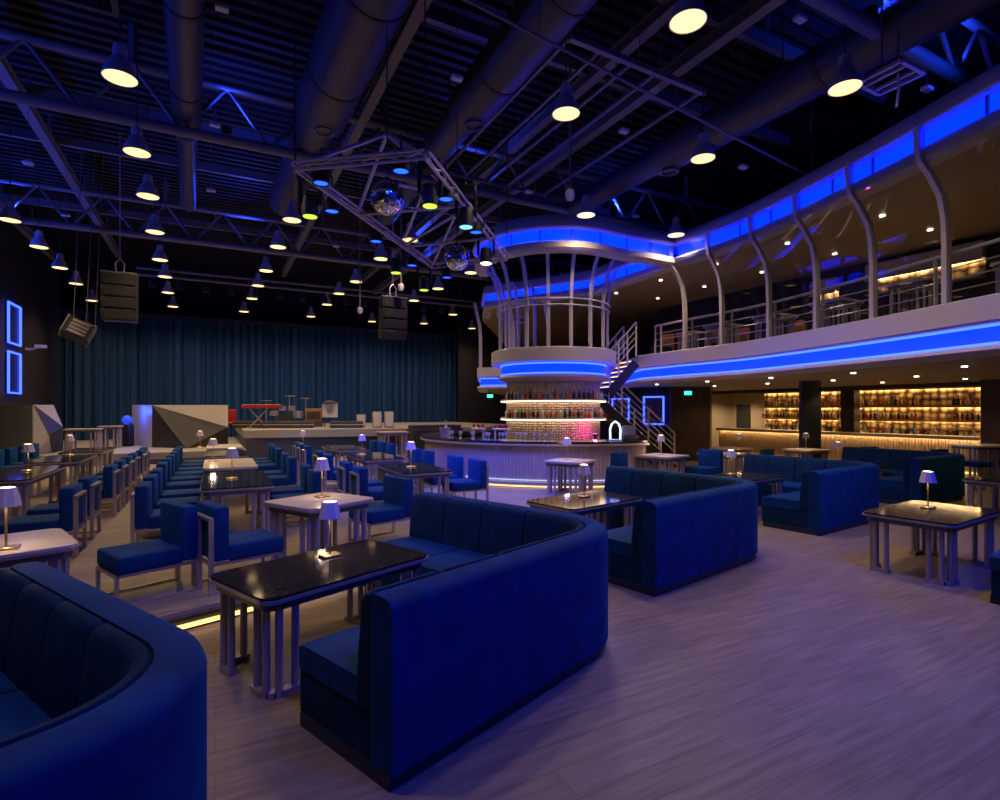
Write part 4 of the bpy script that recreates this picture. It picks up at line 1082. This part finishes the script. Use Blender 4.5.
# grille panel up left
o = thing('ventilation_grille', 'ribbed grey ventilation unit near the ceiling, upper left', 'ventilation unit')
a = uv(9.4, -4.2, 8.3)
f = MB()
for k in range(26): f.bar(a+V*k*.11, a+V*k*.11+U*1.2, .05, .09)
f.build('ribs', M['blackm'], o, smooth=False)
f = MB(); f.bar(a-U*.05, a+V*2.8-U*.05, .1, .3).bar(a+U*1.25, a+V*2.8+U*1.25, .1, .3).bar(a-V*.05, a-V*.05+U*1.2, .1, .3).bar(a+V*2.8, a+V*2.8+U*1.2, .1, .3)
for p in (a, a+V*2.8, a+U*1.2, a+V*2.8+U*1.2): f.tube(p, (p.x,p.y,CZ+.05), .02, 6)
f.build('frame', M['blackm'], o, smooth=False)

# pendants
PHZ = 6.2
def make_pendant():
    t = thing('pendant_lamp', 'x', 'pendant lamp')
    MB().lathe([(.205,0),(.212,.005),(.205,.035),(.185,.10),(.145,.19),(.095,.27),(.085,.29),(.08,.29),(.09,.27),(.14,.185),(.178,.10),(.196,.035),(.198,.004),(.205,0)], 24).build('lamp_shade', M['pend'], t)
    MB().lathe([(0,.28),(.088,.28),(.085,.40),(.07,.44),(.03,.46),(0,.46)], 18).build('housing', M['pend'], t)
    MB().lathe([(0,.018),(.12,.012),(.195,.012),(.195,.024),(0,.03)], 24).build('diffuser', M['pendglow'], t)
    MB().tube((0,0,.45),(0,0,CZ-PHZ+.05),.010,6).build('cord', M['blackm'], t)
    return t
pend0 = make_pendant(); PEND = []
PROWS = [
 ('the far left row', [(10,219),(39,246),(60,267),(76,283),(92,300)]),
 ('the row above the aisle', [(120,76),(137,151),(148,195),(155,231),(160,259),(165,276),(168,292),(173,306)]),
 ('the row left of the mirror balls', [(292,219),(278,246),(266,270),(258,285),(252,298),(244,311)]),
 ('the row behind the mirror balls', [(688,19),(566,112),(410,239),(381,258),(356,281),(339,293),(327,304),(311,316)]),
 ('the row in front of the balcony', [(845,86),(703,157),(586,214),(471,272),(438,288),(414,300),(372,321)]),
 ('the row nearest the balcony corner', [(676,234),(453,314),(424,323),(472,328)]),
]
first = True
for nm, L in PROWS:
    for i, (px, py) in enumerate(L):
        p = at(px, py + (HY-py)*.008, PHZ); which = 'nearest' if i == 0 else ('farthest' if i == len(L)-1 else ORD[i] + ' from the front')
        lb = 'glowing bell pendant, ' + which + ' in ' + nm
        if first: pend0.location = p; pend0['label'] = lb; pend0['group'] = 'pendants of ' + nm; first = False
        else: copy_thing(pend0, p, 0, lb, 'pendants of ' + nm)
        PEND.append(p)
# sensors
k = 0
for px, py, z in ((28,163,6.9),(215,125,7.2),(222,8,7.6),(211,190,6.8),(457,78,7.0),(624,131,6.9),(529,192,6.9),(800,19,7.4),(927,89,6.8),(743,167,6.6),(66,215,6.8),(336,246,6.7),(636,216,6.8)):
    p = at(px, py, z)
    o = thing('ceiling_sensor', 'small white box hanging from the ceiling, ' + ORD[k] + ' listed' if False else 'small white hanging box on a thin wire below the ceiling', 'sensor', p, RB, 'white boxes hanging from the ceiling'); k += 1
    MB().rbox(-.09,.09,-.06,.06,-.03,.03,.01,1).build('housing', M['whitep'], o); MB().tube((0,0,.03),(0,0,CZ-z+.05),.005,5).build('wire', M['beam'], o)

# ------------------------------------------------------------------ lighting truss with mirror balls
LZ = 5.0
o = thing('lighting_truss', 'rectangular aluminium truss frame with mirror balls hanging over the hall', 'truss')
qa, qc, qd, qf = at(295,167,LZ), at(425,155,LZ), at(507,258,LZ), at(432,266,LZ)
def boxtruss(a, c, name='truss_side'):
    d = (c-a).normalized(); n = Vector((-d.y,d.x,0))*.045; up = Vector((0,0,.045)); f = MB()
    for sx, sz in ((1,1),(-1,1),(0,-1)): f.tube(a+n*sx+up*sz, c+n*sx+up*sz, .02, 8)
    m_ = int((c-a).length/.55)
    for k in range(m_):
        p = a.lerp(c, k/m_); q = a.lerp(c, (k+.5)/m_); r_ = a.lerp(c, (k+1)/m_)
        f.tube(p+n+up, q-up, .007, 5); f.tube(q-up, r_-n+up, .010, 5); f.tube(p-n+up, q-up, .007, 5)
    f.build(name, M['chrome'], o)
for a, c in ((qa,qc),(qc,qd),(qd,qf),(qf,qa)): boxtruss(a, c)
apex = at(387,134,5.75)
for q in (qa, qc, at(357,215,LZ), at(445,185,LZ)): MB().tube(apex, q, .028, 8).build('brace', M['chrome'], o)
MB().tube(apex, (apex.x,apex.y,CZ+.05), .012, 6).build('hanger', M['blackm'], o)
e_, g_ = at(357,215,LZ), at(402,247,LZ); e2_, g2_ = at(462,206,LZ), at(493,238,LZ)
for a, c in ((e_,e2_),(g_,g2_),(at(432,266,LZ),at(458,210,5.3)),(g_, at(460,212,5.3)),(at(405,238,5.0),at(424,190,5.4)),(at(424,190,5.4),at(400,185,5.2))): MB().tube(a, c, .026, 8).build('brace', M['chrome'], o)
for q in (qa,qc,qd,qf): MB().tube(q, (q.x,q.y,CZ+.05), .010, 6).build('hanger', M['blackm'], o)
def mirror_ball(px, py, z, r, label):
    p = at(px, py, z); t = thing('mirror_ball', label, 'mirror ball', p)
    n, m_ = 40, 20; f = MB(); prof = [(r*math.sin(PI*k/m_), -r*math.cos(PI*k/m_)) for k in range(m_+1)]
    prof[0] = (0.0005, -r); prof[-1] = (0.0005, r)
    f.lathe(prof, n); f.build('ball', M['mirror'], t, smooth=False)
    MB().tube((0,0,r-.01),(0,0,CZ-z+.05),.008,6).lathe([(0,0),(.05,0),(.05,.05),(0,.05)],10,c=(0,0,r-.01)).build('hanger', M['blackm'], t)
mirror_ball(387, 198, 4.75, .235, 'larger mirror ball hanging inside the truss frame')
mirror_ball(457, 258, 4.65, .24, 'smaller looking mirror ball at the lower end of the truss frame')
# LED pars and moving heads
PARS = []
def par(px, py, z, m, label, top):
    p = at(px, py, z); t = thing('stage_light', label, 'stage light', p, 0, 'stage lights on the truss frame')
    MB().lathe([(.10,0),(.115,.0),(.115,.12),(.08,.2),(0,.22),(0,.2),(.10,.11),(.10,0)], 16).build('housing', M['black'], t)
    f = MB()
    f.lathe([(0,.018),(.098,.018),(.098,.03),(0,.03)], 16); f.build('lens', M[m], t)
    MB().path([(-.13,0,.09),(-.13,0,.25),(0,0,.3),(.13,0,.25),(.13,0,.09)], .012, 6).tube((0,0,.3),(0,0,top-z),.015,6).build('yoke', M['blackm'], t)
    PARS.append(p)
k = 0
BLUEP = [(321,184,4.9),(332,212,4.85),(401,172,4.9),(446,200,4.85),(376,242,4.8),(476,233,4.8),(412,266,4.8),(447,278,4.7)]
BL = ['left corner of the truss frame','below the left corner of the frame','above the larger mirror ball','right of the larger mirror ball','below the middle of the long left side','on the lower right side by the smaller ball','below the lower left corner','behind the smaller mirror ball']
for (px, py, z), w in zip(BLUEP, BL): par(px, py, z, 'blueemit', 'blue glowing stage light, ' + w, LZ+.4)
def moving_head(px, py, z, lens, label):
    p = at(px, py, z); t = thing('moving_head_light', label, 'stage light', p, 0, 'moving head lights on the truss')
    MB().rbox(-.16,.16,-.12,.12,.34,.48,.02,1).build('base', M['black'], t)
    MB().rbox(-.17,-.12,-.05,.05,.02,.36,.01,1).build('yoke_arm', M['black'], t); MB().rbox(.12,.17,-.05,.05,.02,.36,.01,1).build('yoke_arm', M['black'], t)
    MB().lathe([(.10,-.14),(.115,-.14),(.12,.0),(.10,.14),(0,.18),(0,.16),(.09,0),(.10,-.14)], 16).build('head', M['blackm'], t)
    MB().lathe([(0,-.145),(.098,-.145),(.098,-.13),(0,-.13)], 16).build('lens', M[lens], t)
    MB().tube((0,0,.48),(0,0,LZ+.3-z if LZ+.3-z > .5 else .6),.02,6).build('clamp', M['blackm'], t)
moving_head(310, 207, 4.75, 'lime', 'moving head light with lime lens at the left of the truss frame')
moving_head(430, 196, 4.75, 'lime', 'moving head light with lime lens right of the larger mirror ball')
moving_head(466, 218, 4.75, 'cyan', 'moving head light with pale cyan lens on the right truss side')
moving_head(486, 256, 4.7, 'lampglow', 'moving head light at the lower right truss corner')
moving_head(396, 266, 4.7, 'lime', 'moving head light with lime lens below the left truss side')
moving_head(424, 284, 4.65, 'lime', 'moving head light with lime lens at the lowest truss corner')

# loudspeakers
def line_array(px, py, Y, w, n, label, curve=0.0):
    p = atY(px, py, Y); t = thing('line_array', label, 'loudspeaker', p, RB)
    z = 0; y = 0; h = w*.40
    for k in range(n):
        Mx = Matrix.Translation((0, y, z-h/2)) @ Matrix.Rotation(curve*k, 4, 'X')
        f = MB(); f.rbox(-w/2,w/2,-.22,.22,-h/2+.005,h/2-.005,.012,1,Mx); c_ = f.build('cabinet', M['black'], t)
        MB().rbox(-w/2+.05,w/2-.05,-.235,-.21,-h/2+.03,h/2-.03,.008,1,Mx).build('grille', M['speaker'], c_)
        z -= h*math.cos(curve*k); y += h*math.sin(curve*k)
    MB().rbox(-w/2-.02,w/2+.02,-.2,.2,.0,.05,.01,1).build('flying_frame', M['beam'], t)
    MB().path([(-.08,0,.05),(-.1,0,.3),(0,0,.42),(.1,0,.3),(.08,0,.05)], .02, 6).tube((0,0,.4),(0,0,CZ-p.z),.012,6).build('chain', M['chrome'], t)
line_array(120, 275, 14.2, .76, 4, 'black hanging line array loudspeaker of four cabinets at left')
line_array(393, 299, 15.5, .72, 4, 'curved black hanging line array loudspeaker near the middle', .07)
p = atY(78, 331, 14.2)
t = thing('hanging_speaker', 'tilted hanging loudspeaker cabinet left of the line array', 'loudspeaker', p)
Mx = Matrix.Rotation(.62, 4, 'Z') @ Matrix.Rotation(R(24), 4, 'Y') @ Matrix.Rotation(R(-14), 4, 'X') @ Matrix.Scale(.82, 4)
c_ = MB().rbox(-.36,.36,-.3,.3,-.28,.28,.02,1,Mx).build('cabinet', M['blackm'], t)
f = MB()
for z in (-.18,-.06,.06,.18): f.rbox(-.24,.24,-.325,-.3,z-.045,z+.045,.006,1,Mx)
f.build('horn', M['stage'], c_)
f = MB(); f.rbox(-.40,-.35,-.33,.3,-.3,.3,.008,1,Mx).rbox(.35,.40,-.33,.3,-.3,.3,.008,1,Mx); f.build('side_plate', M['beam'], t)
f = MB()
for x in (-.25,.1,.35):
    a = Mx @ Vector((x,0,.28)); f.tube(a, (a.x+.25,a.y,CZ-p.z), .01, 5)
f.build('cable', M['beam'], t)
# hanging projector frame at the upper right
p = at(890, 78, 6.35)
o = thing('projector_bracket', 'square metal hanging frame near the upper right pendant', 'frame', p, RB)
f = MB()
for x in (-.28,.28): f.bar((x,-.28,0),(x,.28,0),.05,.05)
for y in (-.28,.28): f.bar((-.28,y,0),(.28,y,0),.05,.05)
f.bar((-.12,-.28,0),(-.12,.28,0),.04,.04).bar((.12,-.28,0),(.12,.28,0),.04,.04); f.build('frame', M['chrome'], o, smooth=False)
MB().tube((-.2,0,0),(-.2,0,CZ-6.3),.012,6).tube((.2,0,0),(.2,0,CZ-6.3),.012,6).build('hanger', M['beam'], o)
MB().path([(0,-.1,0),(.02,-.1,-.2),(-.03,-.1,-.45)], .018, 6).build('cable', M['whitep'], o)
# thin poles with a small device at the lower end
for px, py, Y, lb in ((570,196,9.6,'thin grey ceiling pole with a small device, behind the central pendant'),(401,288,15.0,'thin ceiling pole with small round device above the right line array'),(360,311,17.0,'thin ceiling pole with small round device left of the line array')):
    p = atY(px, py, Y); o = thing('ceiling_pole', lb, 'pole', p)
    MB().tube((0,0,.08),(0,0,CZ+.05-p.z),.022,8).build('pole', M['beam'], o)
    MB().lathe([(0,-.09),(.06,-.07),(.085,0),(.085,.08),(.05,.12),(0,.12)], 14).build('device', M['whitep'], o)

# stage lighting bar
o = thing('lighting_bar', 'dark lighting bar full of small spotlights in front of the curtain', 'lighting bar')
MB().tube(uv(23.0,-2.5,6.6), uv(23.0,11.5,6.6), .05, 8).tube(uv(23.3,-2.5,6.9), uv(23.3,11.5,6.9), .05, 8).build('pipe', M['beam'], o)
for k in range(16):
    q = uv(23.0, -2+k*.85, 6.6); MB().lathe([(.09,0),(.11,0),(.11,.2),(.05,.3),(0,.3)], 12, c=q-Vector((0,0,.42))).tube(q-Vector((0,0,.14)), q, .015, 6).build('spotlight', M['blackm'], o)
for t in (-2,2,6,10): MB().tube(uv(23.0,t,6.6), uv(23.0,t,CZ+.05), .012, 5).build('hanger', M['blackm'], o)

# ------------------------------------------------------------------ lights
def light(kind, name, loc, col, en, **k):
    l = bpy.data.lights.new(name, kind); l.color = col; l.energy = en
    for a, v in k.items(): setattr(l, a, v)
    o = bpy.data.objects.new(name, l); COL.objects.link(o); o.location = loc; return o
def aim(o, tgt):
    d = Vector(tgt) - o.location; o.rotation_euler = d.to_track_quat('-Z', 'Y').to_euler()
WARM = (1,.70,.38)
for p in PEND:
    light('SPOT', 'pendant_light', p - Vector((0,0,.03)), WARM, 240, spot_size=R(152), spot_blend=1.0, shadow_soft_size=.15)
for s, t in ((3.6,-1.2),):  # extra pendant added out of view to light the foreground
    p = uv(s, t, PHZ); copy_thing(pend0, p, 0, 'added glowing bell pendant, unseen straight above the viewer', 'added pendants above the viewer')
    light('SPOT', 'pendant_light', p - Vector((0,0,.03)), WARM, 240, spot_size=R(152), spot_blend=1.0, shadow_soft_size=.15)
for p in LAMPS:
    light('POINT', 'table_lamp_light', p + Vector((0,0,.29)), WARM, 4.5, shadow_soft_size=.04)
# blue beams of the truss lights
tg = [uv(9,3.2), uv(8,4.8), uv(12,3.4), uv(10,5.2), uv(14,3.6), (.3,11.2,0), uv(11,3.0), (7.6,10.4,.3)]
for p, g in zip(PARS[:8], tg):
    l = light('SPOT', 'blue_beam', p - Vector((0,0,.05)), (.005,.05,1), 800, spot_size=R(48), spot_blend=.8, shadow_soft_size=.1); aim(l, g)
# teal wash of the stage bar
for k in range(6):
    l = light('SPOT', 'curtain_wash', uv(23.0, -1.2+k*2.2, 6.1), (.12,.40,1), 230, spot_size=R(75), spot_blend=.9, shadow_soft_size=.15); aim(l, uv(29.2, -1.5+k*2.3, 1.2))
# added blue wash lights, unseen above the viewer, to colour booths and floor
for k, (x, y, gx, gy) in enumerate(((3.2,1.0,.4,4.0),(4.6,1.6,2.6,6.0),(6.0,3.6,5.6,8.6),(1.5,-.6,-.8,2.2),(5.6,1.6,4.3,3.4),(5.0,3.0,6.2,6.6),(1.2,1.2,-1.4,9.2),(.4,.4,-3.6,8.0))):
    p = Vector((x, y, 6.7)); t = thing('stage_light', 'added blue wash light, unseen above the viewer', 'stage light', p, 0, 'added blue wash lights above the viewer')
    MB().lathe([(.13,0),(.14,.0),(.14,.16),(.09,.26),(0,.28),(0,.26),(.12,.15),(.13,0)], 16).build('housing', M['black'], t)
    MB().lathe([(0,.02),(.12,.02),(.12,.03),(0,.03)], 16).build('lens', M['blueemit'], t)
    MB().tube((0,0,.27),(0,0,CZ-6.65),.015,6).build('hanger', M['blackm'], t)
    l = light('SPOT', 'blue_fill_wash', p-Vector((0,0,.06)), (.012,.04,1), 600, spot_size=R(56), spot_blend=.9, shadow_soft_size=.12); aim(l, (gx, gy, .3))
light('SPOT', 'alcove_fill', Vector((9.9,23.4,2.5)), WARM, 220, spot_size=R(150), spot_blend=.8, shadow_soft_size=.1)  # added spot without a fixture, brightens the alcove
p = Vector((7.2, 7.5, 6.60)); q = thing('added_uplight', 'added blue upward lamp on top of the balcony cove', 'stage light', p, 0, 'added blue uplights on the cove')  # lamp added to tint the roof truss chord blue
MB().lathe([(0,-.1),(.09,-.1),(.10,.12),(.085,.12),(.08,.10),(0,.10)], 14).build('housing', M['black'], q)
l = light('SPOT', 'blue_fill_up', p + Vector((0,0,.16)), (.01,.05,1), 130, spot_size=R(120), spot_blend=.9, shadow_soft_size=.1); aim(l, uv(4.4,9.5,7.3))
# blue flood lights added along the left wall to tint ducts and trusses
for s_ in (5.5, 9.5, 13.5, 17.5, 21.5):
    p = uv(s_, WL+.29, 5.6); q = thing('added_flood_light', 'added blue flood light on the left wall, ' + ORD[int((s_-5.5)/4)] + ' from the camera', 'stage light', p, RB, 'added blue flood lights on the left wall')
    MB().rbox(-.25,.05,-.14,.14,-.05,.06,.02,1).build('housing', M['black'], q)
    l = light('SPOT', 'blue_fill_flood', p + Vector((0,0,.14)), (.015,.06,1), 420, spot_size=R(120), spot_blend=.9, shadow_soft_size=.12); aim(l, p + V*3 + Vector((0,0,2.6)))
for p in LOD: light('SPOT', 'soffit_light', p, WARM, 26, spot_size=R(120), spot_blend=.8, shadow_soft_size=.08)
for p in UPD: light('SPOT', 'lounge_light', p, WARM, 30, spot_size=R(130), spot_blend=.8, shadow_soft_size=.08)

light('POINT', 'ball_glow', Vector((-13.3+.3, 19.4, 1.75)), (.01,.06,1), 40, shadow_soft_size=.1)
l = light('SPOT', 'cyan_beam', at(466,218,4.55), (.03,.45,1), 900, spot_size=R(16), spot_blend=.6, shadow_soft_size=.06); aim(l, uv(19.6,3.4,1.0))
light('POINT', 'accent_glow', PINK, (1,.05,.45), 14, shadow_soft_size=.04)
light('POINT', 'arch_glow', BC + Vector(((BRAD-.32)*math.cos(R(-70)), (BRAD-.32)*math.sin(R(-70)), PZ+1.15)), (.15,.3,1), 5, shadow_soft_size=.1)
# blue uplights added on the roof trusses to tint the ceiling
for s, t, ax, ay in ((12.2,-5.5,-1,1),(12.2,.2,0,1),(12.2,5.5,1,-1),(12.2,10,1,1),(4.4,8.2,1,0),(4.4,10.6,0,1),(20,-5,-1,0),(20,1,0,-1),(20,7,1,-1)):
    p = uv(s, t, 7.33); q = thing('added_uplight', 'added blue upward lamp clamped on a roof truss', 'stage light', p, 0, 'added blue uplights on the trusses')
    MB().lathe([(0,0),(.09,0),(.10,.12),(.085,.12),(.08,.10),(0,.10)], 14).build('housing', M['black'], q)
    l = light('SPOT', 'blue_fill_up', p + Vector((0,0,.16)), (.015,.05,1), 230, spot_size=R(150), spot_blend=.9, shadow_soft_size=.1); aim(l, p + Vector((ax*1.2, ay*1.2, 1.6)))
W = bpy.data.worlds.new('World'); S.world = W; W.use_nodes = True
W.node_tree.nodes['Background'].inputs['Color'].default_value = (.25,.28,.6,1); W.node_tree.nodes['Background'].inputs['Strength'].default_value = .0

# ------------------------------------------------------------------ camera and view
cam = bpy.data.cameras.new('Camera'); co = bpy.data.objects.new('Camera', cam); COL.objects.link(co)
cam.sensor_fit = 'HORIZONTAL'; cam.sensor_width = 36; cam.lens = 36*F/1000; cam.shift_y = (HY-400)/1000
co.location = (0, 0, HC); co.rotation_euler = (PI/2, 0, 0); cam.clip_start = .05; cam.clip_end = 200
S.camera = co
S.view_settings.view_transform = 'Standard'; S.view_settings.look = 'None'; S.view_settings.gamma = 1; S.view_settings.exposure = 0.0
S.view_settings.use_curve_mapping = False
S.cycles.use_denoising = True; S.cycles.max_bounces = 6; S.cycles.transparent_max_bounces = 12
S.cycles.sample_clamp_indirect = 4; S.cycles.use_light_tree = True; S.cycles.caustics_reflective = False
